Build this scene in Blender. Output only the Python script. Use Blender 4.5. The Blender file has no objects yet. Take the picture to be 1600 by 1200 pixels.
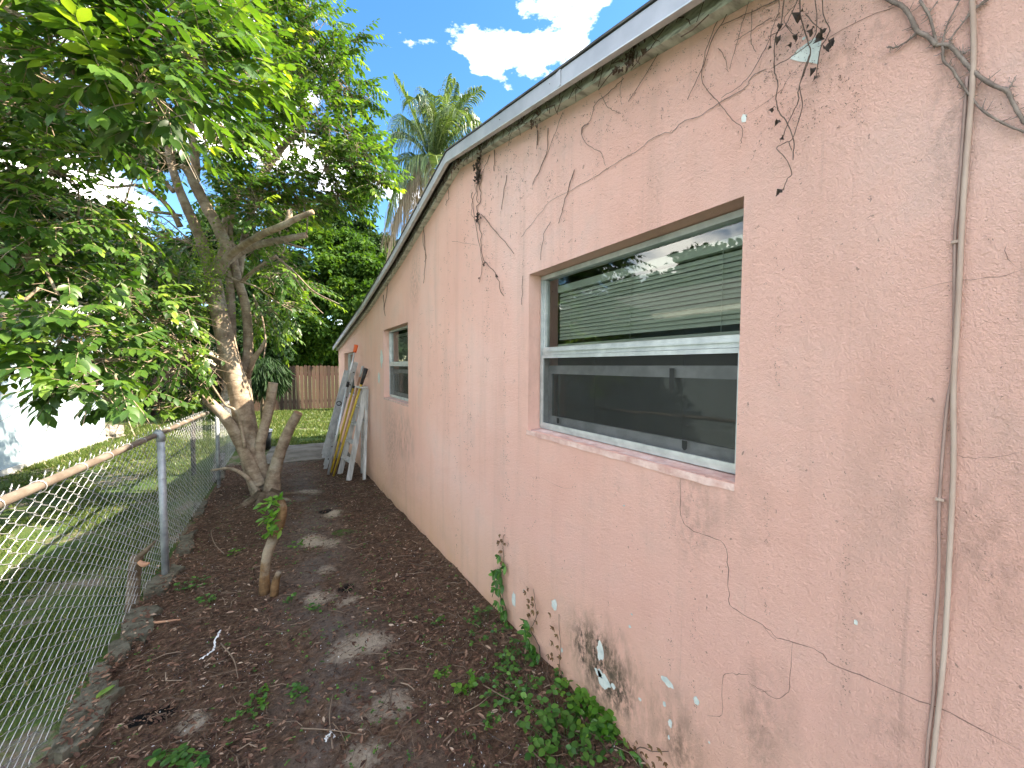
import bpy, math, random
import numpy as np
from mathutils import Vector, Matrix
random.seed(7); rng = np.random.default_rng(7)
scene = bpy.context.scene
COL = scene.collection

# ------------------------------------------------------------------ camera
FPX = 601.0; CX, CY = 800.0, 600.0
YAW, PITCH, ROLL = math.radians(31.0), math.radians(-2.6), math.radians(0.3)
EYE = np.array([0.0, 0.0, 1.55])
FW = np.array([math.sin(YAW)*math.cos(PITCH), math.cos(YAW)*math.cos(PITCH), math.sin(PITCH)])
RT = np.array([math.cos(YAW), -math.sin(YAW), 0.0]); UP = np.cross(RT, FW)
RT, UP = math.cos(ROLL)*RT + math.sin(ROLL)*UP, math.cos(ROLL)*UP - math.sin(ROLL)*RT
cam_data = bpy.data.cameras.new('camera'); cam = bpy.data.objects.new('camera', cam_data); COL.objects.link(cam)
cam_data.sensor_width = 36.0; cam_data.lens = 36.0*FPX/1600.0
cam_data.clip_start = 0.05; cam_data.clip_end = 600.0
cam.matrix_world = Matrix(((RT[0], UP[0], -FW[0], EYE[0]), (RT[1], UP[1], -FW[1], EYE[1]), (RT[2], UP[2], -FW[2], EYE[2]), (0, 0, 0, 1)))
scene.camera = cam
scene.render.resolution_x, scene.render.resolution_y = 1024, 768

# ------------------------------------------------------------------ light
SUN_EL = math.radians(43.0)
SUN_AZ = math.radians(-28.0)          # measured from +X towards +Y (negative: behind the viewer's right shoulder)
S = Vector((math.cos(SUN_EL)*math.cos(SUN_AZ), math.cos(SUN_EL)*math.sin(SUN_AZ), math.sin(SUN_EL)))
sd = bpy.data.lights.new('sun', 'SUN'); sd.energy = 3.8; sd.angle = math.radians(0.53); sd.color = (1.0, 0.94, 0.82)
so = bpy.data.objects.new('sun', sd); COL.objects.link(so); so.rotation_euler = S.to_track_quat('Z', 'Y').to_euler()
world = bpy.data.worlds.new('World'); scene.world = world; world.use_nodes = True
nt = world.node_tree; nt.nodes.clear()
def N(nt, t, **kw):
    n = nt.nodes.new(t)
    for k, v in kw.items():
        if k in n.inputs.keys() if isinstance(k, str) else False: n.inputs[k].default_value = v
        else: setattr(n, k, v)
    return n
sky = N(nt, 'ShaderNodeTexSky', sky_type='NISHITA'); sky.sun_disc = False
sky.sun_elevation = SUN_EL; sky.sun_rotation = math.atan2(S.x, S.y)
sky.air_density = 1.0; sky.dust_density = 0.2; sky.ozone_density = 2.0
tc = N(nt, 'ShaderNodeTexCoord'); mp = N(nt, 'ShaderNodeMapping'); mp.inputs['Scale'].default_value = (1.0, 1.0, 2.2)
mp.inputs['Location'].default_value = (1.35, 0.7, 0.45)
nz = N(nt, 'ShaderNodeTexNoise'); nz.noise_dimensions = '4D'; nz.inputs['W'].default_value = 3.7; nz.inputs['Scale'].default_value = 3.1; nz.inputs['Detail'].default_value = 9; nz.inputs['Roughness'].default_value = 0.58
rp = N(nt, 'ShaderNodeValToRGB'); rp.color_ramp.elements[0].position = 0.50; rp.color_ramp.elements[1].position = 0.625
mx = N(nt, 'ShaderNodeMixRGB'); mx.inputs['Color2'].default_value = (20.0, 20.0, 20.0, 1)
bg = N(nt, 'ShaderNodeBackground'); bg.inputs['Strength'].default_value = 0.082
wo = N(nt, 'ShaderNodeOutputWorld')
L = nt.links.new
L(tc.outputs['Generated'], mp.inputs['Vector']); L(mp.outputs['Vector'], nz.inputs['Vector']); L(nz.outputs['Fac'], rp.inputs['Fac'])
L(rp.outputs['Color'], mx.inputs['Fac']); hs = N(nt, 'ShaderNodeHueSaturation'); hs.inputs['Saturation'].default_value = 1.3; L(sky.outputs['Color'], hs.inputs['Color']); L(hs.outputs['Color'], mx.inputs['Color1']); L(mx.outputs['Color'], bg.inputs['Color']); L(bg.outputs['Background'], wo.inputs['Surface'])
scene.view_settings.view_transform = 'Standard'; scene.view_settings.look = 'None'; scene.view_settings.gamma = 1.0
scene.view_settings.use_curve_mapping = False; scene.view_settings.exposure = 2.45
scene.view_settings.use_white_balance = True; scene.view_settings.white_balance_temperature = 7200; scene.view_settings.white_balance_tint = 12

# ------------------------------------------------------------------ helpers
def gz(y):                                   # the ground falls gently away from the viewer
    return -0.035*np.clip(np.asarray(y, float)-1.0, -1.0, 6.5)
def ray(px, py): return FW + (px-CX)/FPX*RT - (py-CY)/FPX*UP
def at(px, py, d): return EYE + ray(px, py)*d
def on_wall(px, py, X=1.15): r = ray(px, py); return EYE + r*(X/r[0])
def on_ground(px, py, dz=0.0):
    r = ray(px, py); z = 0.0
    for _ in range(12): p = EYE + r*((z-1.55)/r[2]); z = float(gz(p[1]))+dz
    return EYE + r*((z-1.55)/r[2])
def proj(P):
    d = P-EYE; w = d@FW
    return CX+FPX*(d@RT)/w, CY-FPX*(d@UP)/w, w

def tag(o, label=None, cat=None, group=None, kind=None):
    if label: o['label'] = label
    if cat: o['category'] = cat
    if group: o['group'] = group
    if kind: o['kind'] = kind
    return o
def empty(name, loc=(0, 0, 0), label=None, cat=None, group=None, kind=None):
    o = bpy.data.objects.new(name, None); o.location = loc; o.empty_display_size = 0.1; COL.objects.link(o)
    return tag(o, label, cat, group, kind)
def link(name, me, mat=None, parent=None):
    if mat and not me.materials: me.materials.append(mat)
    o = bpy.data.objects.new(name, me); COL.objects.link(o)
    if parent is not None:
        o.parent = parent
        if parent.type == 'EMPTY' or True:
            o.matrix_parent_inverse = world_of(parent).inverted()
    return o
def world_of(o):
    m = o.matrix_basis.copy()
    if o.parent: m = world_of(o.parent) @ o.matrix_parent_inverse @ m
    return m
class MB:
    """collects shapes in world coordinates, then builds ONE mesh"""
    def __init__(s): s.v = []; s.f = []; s.a = []; s.n = 0
    def add(s, V, F, a=None):
        V = np.asarray(V, float).reshape(-1, 3); s.v.append(V); F = np.asarray(F, int)
        s.f.append(F+s.n)
        if a is None: a = np.full(len(V), rng.random())
        elif np.isscalar(a): a = np.full(len(V), float(a))
        s.a.append(np.asarray(a, float)); s.n += len(V); return s
    def box(s, lo, hi, a=None):
        (x0, y0, z0), (x1, y1, z1) = lo, hi
        V = [(x, y, z) for x in (x0, x1) for y in (y0, y1) for z in (z0, z1)]
        F = [(0, 1, 3, 2), (4, 6, 7, 5), (0, 4, 5, 1), (2, 3, 7, 6), (0, 2, 6, 4), (1, 5, 7, 3)]
        return s.add(V, F, a)
    def bar(s, p0, p1, w, h, up=(0, 0, 1), a=None):       # box along p0-p1, w across, h along up
        p0 = np.asarray(p0, float); p1 = np.asarray(p1, float); d = p1-p0; d /= np.linalg.norm(d)
        x = np.cross(d, up); x /= np.linalg.norm(x); u = np.cross(x, d)
        V = [q+i*x*w/2+j*u*h/2 for q in (p0, p1) for i in (-1, 1) for j in (-1, 1)]
        F = [(0, 1, 3, 2), (4, 6, 7, 5), (0, 4, 5, 1), (2, 3, 7, 6), (0, 2, 6, 4), (1, 5, 7, 3)]
        return s.add(V, F, a)
    def tube(s, P, R, n=6, cap=True, a='along', wob=0.0):
        P = np.asarray(P, float); m = len(P); R = np.broadcast_to(np.asarray(R, float), (m,)).copy()
        T = np.gradient(P, axis=0); T /= (np.linalg.norm(T, axis=1)[:, None]+1e-12)
        u = np.cross(T[0], (0.31, 0.17, 0.93)); 
        if np.linalg.norm(u) < 1e-3: u = np.cross(T[0], (1, 0, 0))
        u /= np.linalg.norm(u); U = []
        for i in range(m):
            u = u - T[i]*(u@T[i]); u /= np.linalg.norm(u)+1e-12; U.append(u.copy())
        U = np.array(U); W = np.cross(T, U); th = np.linspace(0, 2*math.pi, n, endpoint=False)
        rr = R[:, None]*np.ones((1, n))
        if wob: rr = rr*(1+wob*(rng.random((m, n))-.5))
        V = P[:, None, :]+rr[..., None]*(np.cos(th)[None, :, None]*U[:, None, :]+np.sin(th)[None, :, None]*W[:, None, :])
        i = np.arange(m-1)[:, None]*n; j = np.arange(n)[None, :]; k = (np.arange(n)+1)[None, :] % n
        F = np.stack([i+j, i+k, i+n+k, i+n+j], -1).reshape(-1, 4)
        ln = np.concatenate([[0], np.cumsum(np.linalg.norm(np.diff(P, axis=0), axis=1))])
        av = np.repeat(ln, n) if isinstance(a, str) else a
        s.add(V.reshape(-1, 3), F, av)
        if cap:
            b = s.n-m*n
            s.f.append(np.array([list(range(b, b+n))[::-1]])); s.f.append(np.array([list(range(b+(m-1)*n, b+m*n))]))
        return s
    def mesh(s, name, mat, smooth=False):
        me = bpy.data.meshes.new(name); V = np.concatenate(s.v); me.vertices.add(len(V)); me.vertices.foreach_set('co', V.ravel())
        sz = np.concatenate([np.full(len(F), F.shape[1]) for F in s.f]); idx = np.concatenate([F.ravel() for F in s.f])
        me.loops.add(len(idx)); me.loops.foreach_set('vertex_index', idx.astype(np.int32))
        me.polygons.add(len(sz)); me.polygons.foreach_set('loop_start', np.concatenate([[0], np.cumsum(sz)[:-1]]).astype(np.int32))
        me.update(calc_edges=True)
        at_ = me.attributes.new('rnd', 'FLOAT', 'POINT'); at_.data.foreach_set('value', np.concatenate(s.a).astype(np.float32))
        me.polygons.foreach_set('use_smooth', np.full(len(sz), bool(smooth)))
        if mat: me.materials.append(mat)
        me.validate(); return me
    def build(s, name, mat, parent=None, smooth=False): return link(name, s.mesh(name, mat, smooth), None, parent)
def curve(P, k=6):                           # Catmull-Rom through the rows of P (any width)
    P = np.asarray(P, float)
    if len(P) < 3: return np.array([P[0]+(P[-1]-P[0])*t for t in np.linspace(0, 1, k+1)])
    Q = np.vstack([2*P[0]-P[1], P, 2*P[-1]-P[-2]]); out = []
    for i in range(1, len(Q)-2):
        a, b, c, d = Q[i-1], Q[i], Q[i+1], Q[i+2]
        for t in np.arange(k)/k: out.append(.5*((2*b)+(c-a)*t+(2*a-5*b+4*c-d)*t*t+(3*b-3*c+d-a)*t**3))
    out.append(P[-1]); return np.array(out)
def unit(v): v = np.asarray(v, float); return v/(np.linalg.norm(v, axis=-1, keepdims=True)+1e-12)

# ------------------------------------------------------------------ materials
def mat(name):
    m = bpy.data.materials.new(name); m.use_nodes = True; t = m.node_tree; t.nodes.clear()
    return m, t, t.nodes.new('ShaderNodeOutputMaterial')
def ramp(t, stops):
    r = t.nodes.new('ShaderNodeValToRGB'); e = r.color_ramp.elements
    while len(e) < len(stops): e.new(0.5)
    for q, (p, c) in zip(e, stops): q.position = p; q.color = (*c, 1) if len(c) == 3 else c
    return r
def noise(t, scale, detail=4, rough=.55, vec=None, stretch=None):
    n = t.nodes.new('ShaderNodeTexNoise'); n.inputs['Scale'].default_value = scale; n.inputs['Detail'].default_value = detail; n.inputs['Roughness'].default_value = rough
    if vec is None:
        c = t.nodes.new('ShaderNodeTexCoord'); vec = c.outputs['Object']
    if stretch:
        mpn = t.nodes.new('ShaderNodeMapping'); mpn.inputs['Scale'].default_value = stretch; t.links.new(vec, mpn.inputs['Vector']); vec = mpn.outputs['Vector']
    t.links.new(vec, n.inputs['Vector']); return n
def mixc(t, fac, a, b, mode='MIX'):
    m = t.nodes.new('ShaderNodeMixRGB'); m.blend_type = mode
    for v, s in ((fac, 'Fac'), (a, 'Color1'), (b, 'Color2')):
        if hasattr(v, 'links'): t.links.new(v, m.inputs[s])
        else: m.inputs[s].default_value = v if s == 'Fac' else ((*v, 1) if len(v) == 3 else v)
    return m.outputs['Color']
def mth(t, op, a, b=0.0, clamp=False):
    m = t.nodes.new('ShaderNodeMath'); m.operation = op; m.use_clamp = clamp
    for v, i in ((a, 0), (b, 1)):
        if hasattr(v, 'links'): t.links.new(v, m.inputs[i])
        else: m.inputs[i].default_value = v
    return m.outputs[0]
def bsdf(t, out, col, rough=.7, metal=0.0, bump=None, bs=.3, dist=.01, spec=.4):
    p = t.nodes.new('ShaderNodeBsdfPrincipled'); p.inputs['Metallic'].default_value = metal; p.inputs['Specular IOR Level'].default_value = spec
    if hasattr(col, 'links'): t.links.new(col, p.inputs['Base Color'])
    else: p.inputs['Base Color'].default_value = (*col, 1)
    if hasattr(rough, 'links'): t.links.new(rough, p.inputs['Roughness'])
    else: p.inputs['Roughness'].default_value = rough
    if bump is not None:
        b = t.nodes.new('ShaderNodeBump'); b.inputs['Strength'].default_value = bs; b.inputs['Distance'].default_value = dist
        t.links.new(bump, b.inputs['Height']); t.links.new(b.outputs['Normal'], p.inputs['Normal'])
    t.links.new(p.outputs[0], out.inputs['Surface']); return p
def simple(name, c1, c2, scale=8, rough=.7, metal=0.0, bs=.2, dist=.004, stretch=None, pos=(.35, .65), spec=.4):
    m, t, o = mat(name); n = noise(t, scale, 6, .6, stretch=stretch); r = ramp(t, [(pos[0], c1), (pos[1], c2)]); t.links.new(n.outputs['Fac'], r.inputs['Fac'])
    n2 = noise(t, scale*6, 4, .6, stretch=stretch)
    bsdf(t, o, r.outputs['Color'], rough, metal, n2.outputs['Fac'], bs, dist, spec); return m
def attr(t, name='rnd'):
    a = t.nodes.new('ShaderNodeAttribute'); a.attribute_name = name; return a.outputs['Fac']
def leafmat(name, stops, trans=.45, gloss=.5, tcol=(1.35, 1.4, .5), rough=.38):
    m, t, o = mat(name); r = ramp(t, stops); t.links.new(attr(t), r.inputs['Fac'])
    n = noise(t, 30, 2); base = mixc(t, 0.25, r.outputs['Color'], n.outputs['Color'], 'OVERLAY')
    p = t.nodes.new('ShaderNodeBsdfPrincipled'); t.links.new(base, p.inputs['Base Color']); p.inputs['Roughness'].default_value = rough; p.inputs['Specular IOR Level'].default_value = gloss
    tr = t.nodes.new('ShaderNodeBsdfTranslucent'); tc_ = mixc(t, 1.0, base, tcol, 'MULTIPLY'); t.links.new(tc_, tr.inputs['Color'])
    mx = t.nodes.new('ShaderNodeMixShader'); mx.inputs[0].default_value = trans
    t.links.new(p.outputs[0], mx.inputs[1]); t.links.new(tr.outputs[0], mx.inputs[2]); t.links.new(mx.outputs[0], o.inputs['Surface']); return m

M = {}
# pink stucco
def gauss(t, pos, c, sy, sz):                # soft elliptical stain around a wall point (y, z)
    y = mth(t, 'DIVIDE', mth(t, 'SUBTRACT', pos.outputs['Y'], c[0]), sy); z = mth(t, 'DIVIDE', mth(t, 'SUBTRACT', pos.outputs['Z'], c[1]), sz)
    d = mth(t, 'ADD', mth(t, 'MULTIPLY', y, y), mth(t, 'MULTIPLY', z, z))
    return mth(t, 'SUBTRACT', 1.0, d, True)
def make_stucco():
    m, t, o = mat('pink_stucco')
    tcn = t.nodes.new('ShaderNodeTexCoord'); sp = t.nodes.new('ShaderNodeSeparateXYZ'); t.links.new(tcn.outputs['Object'], sp.inputs[0])
    n1 = noise(t, 1.3, 6, .6); r1 = ramp(t, [(.3, (.82, .475, .395)), (.5, (.86, .53, .45)), (.7, (.88, .60, .53))]); t.links.new(n1.outputs['Fac'], r1.inputs['Fac'])
    # older orange coat showing low down
    low = mth(t, 'SUBTRACT', 1.0, mth(t, 'DIVIDE', mth(t, 'ADD', sp.outputs['Z'], .1), .75), True)
    low = mth(t, 'MULTIPLY', low, .75)
    n2 = noise(t, 2.2, 5, .6); lowm = mth(t, 'MULTIPLY', low, mth(t, 'MULTIPLY', n2.outputs['Fac'], 1.7), True)
    c = mixc(t, lowm, r1.outputs['Color'], (.68, .42, .25))
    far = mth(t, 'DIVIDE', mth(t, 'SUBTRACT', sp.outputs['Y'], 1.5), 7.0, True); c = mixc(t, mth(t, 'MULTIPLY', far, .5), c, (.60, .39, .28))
    # vertical rain streaks
    n3 = noise(t, 1.0, 7, .65, tcn.outputs['Object'], (1, 9, .55)); r3 = ramp(t, [(.50, (0, 0, 0)), (.72, (1, 1, 1))]); t.links.new(n3.outputs['Fac'], r3.inputs['Fac'])
    c = mixc(t, mth(t, 'MULTIPLY', mth(t, 'MULTIPLY', r3.outputs['Color'], n1.outputs['Fac']), .34), c, (.30, .20, .15))
    n3b = noise(t, 1.0, 6, .7, tcn.outputs['Object'], (1, 34, 1.3)); r3b = ramp(t, [(.60, (0, 0, 0)), (.74, (1, 1, 1))]); t.links.new(n3b.outputs['Fac'], r3b.inputs['Fac'])
    st = mth(t, 'MULTIPLY', r3b.outputs['Color'], mth(t, 'MULTIPLY', mth(t, 'SUBTRACT', n3.outputs['Fac'], .42, True), 1.5))
    c = mixc(t, st, c, (.23, .15, .12))
    # grey grime clouds
    n4 = noise(t, 2.6, 9, .7); r4 = ramp(t, [(.52, (0, 0, 0)), (.72, (1, 1, 1))]); t.links.new(n4.outputs['Fac'], r4.inputs['Fac'])
    c = mixc(t, mth(t, 'MULTIPLY', r4.outputs['Color'], .22), c, (.42, .30, .26))
    # fine dark specks
    n5 = noise(t, 75, 3, .6, tcn.outputs['Object'], (1, 1, .7)); n5b = noise(t, 3.0, 4, .6)
    sk = mth(t, 'MULTIPLY', mth(t, 'GREATER_THAN', n5.outputs['Fac'], .70), mth(t, 'GREATER_THAN', n5b.outputs['Fac'], .52))
    c = mixc(t, mth(t, 'MULTIPLY', sk, .55), c, (.10, .07, .055))
    # black mould by the base
    fine = noise(t, 26, 8, .75, tcn.outputs['Object'], (1, 1.5, .8)); fr = ramp(t, [(.44, (0, 0, 0)), (.60, (1, 1, 1))]); t.links.new(fine.outputs['Fac'], fr.inputs['Fac'])
    for (px, py, sy, sz, k) in ((938, 1040, .17, .17, 1.5), (912, 1008, .10, .12, 1.0), (965, 1075, .10, .12, 1.3), (1058, 1165, .07, .12, .6), (1185, 1130, .06, .2, .3), (1500, 170, .05, .25, .3), (1080, 800, .10, .2, .25), (1540, 850, .07, .16, .22), (1390, 1150, .06, .15, .2), (648, 440, .22, .3, .35), (612, 690, .35, .5, .4), (880, 60, .3, .1, .4), (1360, 60, .10, .10, .2)):
        w = on_wall(px, py); g = gauss(t, sp, (w[1], w[2]), sy, sz)
        c = mixc(t, mth(t, 'MULTIPLY', mth(t, 'MULTIPLY', g, fr.outputs['Color']), k, True), c, (.045, .038, .028))
    soft = noise(t, 11, 7, .7, tcn.outputs['Object'], (1, 1.6, .7)); sr = ramp(t, [(.40, (0, 0, 0)), (.66, (1, 1, 1))]); t.links.new(soft.outputs['Fac'], sr.inputs['Fac'])
    for (px, py, sy, sz, k) in ((945, 1045, .30, .26, .95), (1060, 1150, .13, .2, .6), (1200, 1130, .10, .24, .35), (1560, 800, .14, .3, .22), (1395, 740, .10, .3, .15), (1130, 770, .16, .2, .25), (630, 680, .5, .35, .5), (860, 560, .3, .5, .3)):
        w = on_wall(px, py); g = gauss(t, sp, (w[1], w[2]), sy, sz)
        c = mixc(t, mth(t, 'MULTIPLY', mth(t, 'MULTIPLY', g, sr.outputs['Color']), k, True), c, (.20, .145, .10))
    # splash-back dirt
    base = mth(t, 'SUBTRACT', 1.0, mth(t, 'DIVIDE', mth(t, 'ADD', sp.outputs['Z'], .26), .26), True)
    bn = noise(t, 12, 5, .6); c = mixc(t, mth(t, 'MULTIPLY', base, mth(t, 'MULTIPLY', bn.outputs['Fac'], 1.1)), c, (.20, .125, .07))
    b1 = noise(t, 110, 5, .7); b2 = noise(t, 300, 3, .6); b3 = noise(t, 6, 4, .5)
    h = mth(t, 'ADD', mth(t, 'MULTIPLY', b1.outputs['Fac'], .55), mth(t, 'ADD', mth(t, 'MULTIPLY', b2.outputs['Fac'], .3), mth(t, 'MULTIPLY', b3.outputs['Fac'], .9)))
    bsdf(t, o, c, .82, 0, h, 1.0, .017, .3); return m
M['stucco'] = make_stucco()
M['bare'] = simple('pale_undercoat', (.44, .51, .50), (.64, .68, .65), 30, .8, bs=.5, dist=.002)
M['crack'] = simple('crack_dark', (.20, .12, .10), (.32, .19, .16), 40, .95)
M['fascia'] = simple('grey_drip_edge', (.34, .36, .40), (.44, .46, .50), 5, .5, .35, bs=.15)
M['board'] = simple('peeling_white_board', (.30, .30, .27), (.62, .63, .58), 9, .8, stretch=(1, 2, 8), pos=(.36, .56))
M['shingle'] = simple('shingle', (.05, .05, .05), (.12, .11, .1), 12, .9)
M['alu'] = simple('window_aluminium', (.42, .46, .47), (.60, .64, .64), 14, .45, .55, bs=.15)
M['alu_dull'] = simple('weathered_aluminium', (.34, .36, .37), (.52, .54, .55), 10, .5, .4, bs=.2)
M['sill'] = simple('painted_sill', (.52, .30, .26), (.74, .55, .50), 16, .8, bs=.6, dist=.006)
M['blind'] = simple('blind_slat', (.50, .52, .46), (.58, .60, .54), 6, .5)
M['room'] = simple('room_paint', (.30, .30, .23), (.35, .34, .27), 3, .9)
M['roomfloor'] = simple('room_floor', (.2, .16, .12), (.26, .2, .15), 3, .6)
M['black'] = simple('black_plastic', (.012, .012, .012), (.03, .03, .03), 12, .5)
m, t, o = mat('glass'); f = t.nodes.new('ShaderNodeFresnel'); f.inputs['IOR'].default_value = 1.75
tr = t.nodes.new('ShaderNodeBsdfTransparent'); tr.inputs['Color'].default_value = (.74, .80, .76, 1); g = t.nodes.new('ShaderNodeBsdfGlossy'); g.inputs['Roughness'].default_value = .015; g.inputs['Color'].default_value = (.95, 1, .98, 1)
nb = noise(t, 2.5, 2); bp = t.nodes.new('ShaderNodeBump'); bp.inputs['Strength'].default_value = .02; bp.inputs['Distance'].default_value = .05; t.links.new(nb.outputs['Fac'], bp.inputs['Height']); t.links.new(bp.outputs['Normal'], g.inputs['Normal'])
x = t.nodes.new('ShaderNodeMixShader'); t.links.new(f.outputs[0], x.inputs[0]); t.links.new(tr.outputs[0], x.inputs[1]); t.links.new(g.outputs[0], x.inputs[2]); t.links.new(x.outputs[0], o.inputs['Surface']); M['glass'] = m
m, t, o = mat('insect_screen'); tr = t.nodes.new('ShaderNodeBsdfTransparent'); d = t.nodes.new('ShaderNodeBsdfPrincipled'); d.inputs['Base Color'].default_value = (.022, .025, .024, 1); d.inputs['Roughness'].default_value = .5
x = t.nodes.new('ShaderNodeMixShader'); x.inputs[0].default_value = .52; t.links.new(tr.outputs[0], x.inputs[1]); t.links.new(d.outputs[0], x.inputs[2]); t.links.new(x.outputs[0], o.inputs['Surface']); M['screen'] = m
M['galv'] = simple('galvanised_wire', (.36, .37, .38), (.55, .56, .56), 20, .45, .6, bs=.1)
M['post'] = simple('galvanised_post', (.24, .27, .29), (.40, .43, .45), 14, .55, .5, bs=.2)
M['rail'] = simple('rusty_rail', (.13, .095, .07), (.27, .225, .18), 11, .6, .3, bs=.3, stretch=(1, .4, 1))
def bark(name, c1, c2, c3, ring=38):
    m, t, o = mat(name); n = noise(t, 9, 6, .65); r = ramp(t, [(.32, c1), (.5, c2), (.68, c3)]); t.links.new(n.outputs['Fac'], r.inputs['Fac'])
    a = attr(t); cb = t.nodes.new('ShaderNodeCombineXYZ'); t.links.new(mth(t, 'MULTIPLY', a, ring), cb.inputs[0])
    co = t.nodes.new('ShaderNodeTexCoord'); va = t.nodes.new('ShaderNodeVectorMath'); va.operation = 'MULTIPLY_ADD'; t.links.new(co.outputs['Object'], va.inputs[0]); va.inputs[1].default_value = (3, 3, .5); t.links.new(cb.outputs[0], va.inputs[2])
    n2 = noise(t, 1.0, 5, .6, va.outputs[0]); r2 = ramp(t, [(.34, (.72, .70, .68)), (.50, (1, 1, 1))]); t.links.new(n2.outputs['Fac'], r2.inputs['Fac'])
    c = mixc(t, .8, r.outputs['Color'], r2.outputs['Color'], 'MULTIPLY')
    n3 = noise(t, 3.2, 6, .7); r3 = ramp(t, [(.52, (0, 0, 0)), (.66, (1, 1, 1))]); t.links.new(n3.outputs['Fac'], r3.inputs['Fac']); c = mixc(t, mth(t, 'MULTIPLY', r3.outputs['Color'], .5), c, (.38, .36, .29))
    h = mth(t, 'ADD', n2.outputs['Fac'], mth(t, 'MULTIPLY', noise(t, 60, 4, .7).outputs['Fac'], .4)); bsdf(t, o, c, .85, 0, h, .7, .010, .2); return m
M['bark'] = bark('grey_tan_bark', (.14, .10, .07), (.27, .205, .145), (.40, .33, .25))
M['bark_dark'] = bark('dark_bark', (.06, .045, .03), (.12, .09, .06), (.2, .16, .12))
M['cut'] = simple('cut_wood', (.22, .11, .06), (.36, .22, .13), 22, .8)
M['sap'] = bark('sapling_bark', (.05, .032, .018), (.15, .088, .042), (.26, .16, .08), 60)
G = [(0.0, (.022, .055, .010)), (.36, (.048, .115, .02)), (.68, (.105, .195, .028)), (1.0, (.28, .38, .045))]
M['leaf'] = leafmat('leaf_green', G, .42)
M['leaf2'] = leafmat('leaf_small', [(0, (.025, .06, .012)), (.6, (.06, .135, .02)), (1, (.16, .25, .035))], .40, .2, rough=.6)
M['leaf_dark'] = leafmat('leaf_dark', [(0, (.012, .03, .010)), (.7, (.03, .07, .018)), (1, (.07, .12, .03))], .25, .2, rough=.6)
M['leaf_bright'] = leafmat('leaf_bright', [(0, (.06, .17, .02)), (.6, (.11, .27, .03)), (1, (.22, .38, .05))], .45)
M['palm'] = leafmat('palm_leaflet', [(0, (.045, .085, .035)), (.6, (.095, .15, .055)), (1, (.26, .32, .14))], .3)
M['palm_dead'] = leafmat('dead_frond', [(0, (.14, .11, .08)), (1, (.34, .28, .2))], .3, .2, (1, .9, .7), .7)
M['grass'] = leafmat('grass_blade', [(0, (.045, .075, .02)), (.55, (.09, .135, .03)), (.85, (.16, .20, .05)), (1, (.28, .24, .13))], .35, .3)
M['creeper'] = leafmat('creeper_leaf', [(0, (.03, .10, .02)), (.7, (.07, .19, .03)), (1, (.13, .28, .05))], .35)
M['creeper_red'] = leafmat('creeper_reddish', [(0, (.12, .06, .03)), (1, (.2, .13, .06))], .3)
M['deadvine'] = simple('dead_vine', (.075, .05, .04), (.15, .105, .085), 30, .9)
M['vinegrey'] = simple('grey_vine_stem', (.15, .115, .10), (.29, .235, .205), 30, .9, bs=.6, dist=.004)
M['deadleaf'] = simple('dried_leaf', (.03, .022, .02), (.075, .055, .045), 40, .85)
M['pipe'] = simple('painted_conduit', (.36, .25, .205), (.50, .40, .34), 9, .7, stretch=(2, 2, .6))
M['cable'] = simple('painted_cable', (.28, .19, .165), (.42, .30, .265), 9, .7, stretch=(2, 2, .6))
M['litter'] = None
m, t, o = mat('leaf_litter'); r = ramp(t, [(0, (.032, .016, .010)), (.42, (.095, .046, .029)), (.7, (.20, .108, .068)), (.9, (.31, .20, .135)), (1, (.44, .33, .24))]); t.links.new(attr(t), r.inputs['Fac']); bsdf(t, o, r.outputs['Color'], .8); M['litter'] = m
m, t, o = mat('twigs'); r = ramp(t, [(0, (.045, .03, .022)), (.6, (.12, .08, .055)), (1, (.28, .21, .15))]); t.links.new(attr(t), r.inputs['Fac']); bsdf(t, o, r.outputs['Color'], .85); M['twig'] = m
M['white'] = simple('white_bits', (.6, .62, .62), (.8, .82, .82), 30, .7)
M['rock'] = simple('rough_rock', (.10, .08, .06), (.40, .36, .30), 7, .9, bs=.8, dist=.03)
M['paver'] = simple('mossy_paver', (.05, .047, .03), (.15, .14, .105), 14, .9, bs=.6, dist=.01)
M['slab'] = simple('old_concrete', (.09, .08, .06), (.2, .185, .15), 4, .9, bs=.4, dist=.01)
M['nbr'] = simple('pale_blue_wall', (.30, .38, .42), (.36, .45, .49), 4, .75, bs=.25, dist=.004)
M['nbr_foot'] = simple('neighbour_footing', (.34, .33, .30), (.55, .54, .50), 12, .9, bs=.6)
M['plank'] = None
m, t, o = mat('fence_plank'); oi = t.nodes.new('ShaderNodeObjectInfo'); r = ramp(t, [(0, (.035, .019, .012)), (.5, (.06, .034, .021)), (1, (.09, .056, .036))]); t.links.new(oi.outputs['Random'], r.inputs['Fac'])  # browns darker than the wood: shade of the trees put into the colour
n = noise(t, 6, 6, .7, stretch=(5, 5, .7)); c = mixc(t, .55, r.outputs['Color'], n.outputs['Color'], 'OVERLAY'); bsdf(t, o, c, .85, 0, n.outputs['Fac'], .5, .01); M['plank'] = m
M['ladderwood'] = simple('weathered_grey_wood', (.34, .335, .31), (.62, .61, .58), 8, .9, bs=.5, dist=.005, stretch=(3, 3, .5))
M['yellow'] = simple('yellow_fibreglass', (.50, .33, .03), (.66, .46, .06), 9, .5)
M['orange'] = simple('orange_plastic', (.75, .12, .03), (.8, .16, .05), 9, .5)
M['redwood'] = simple('reddish_pole', (.34, .17, .10), (.45, .25, .15), 9, .6)
M['silver'] = simple('bright_aluminium_pole', (.6, .62, .65), (.75, .77, .8), 12, .35, .6)
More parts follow.
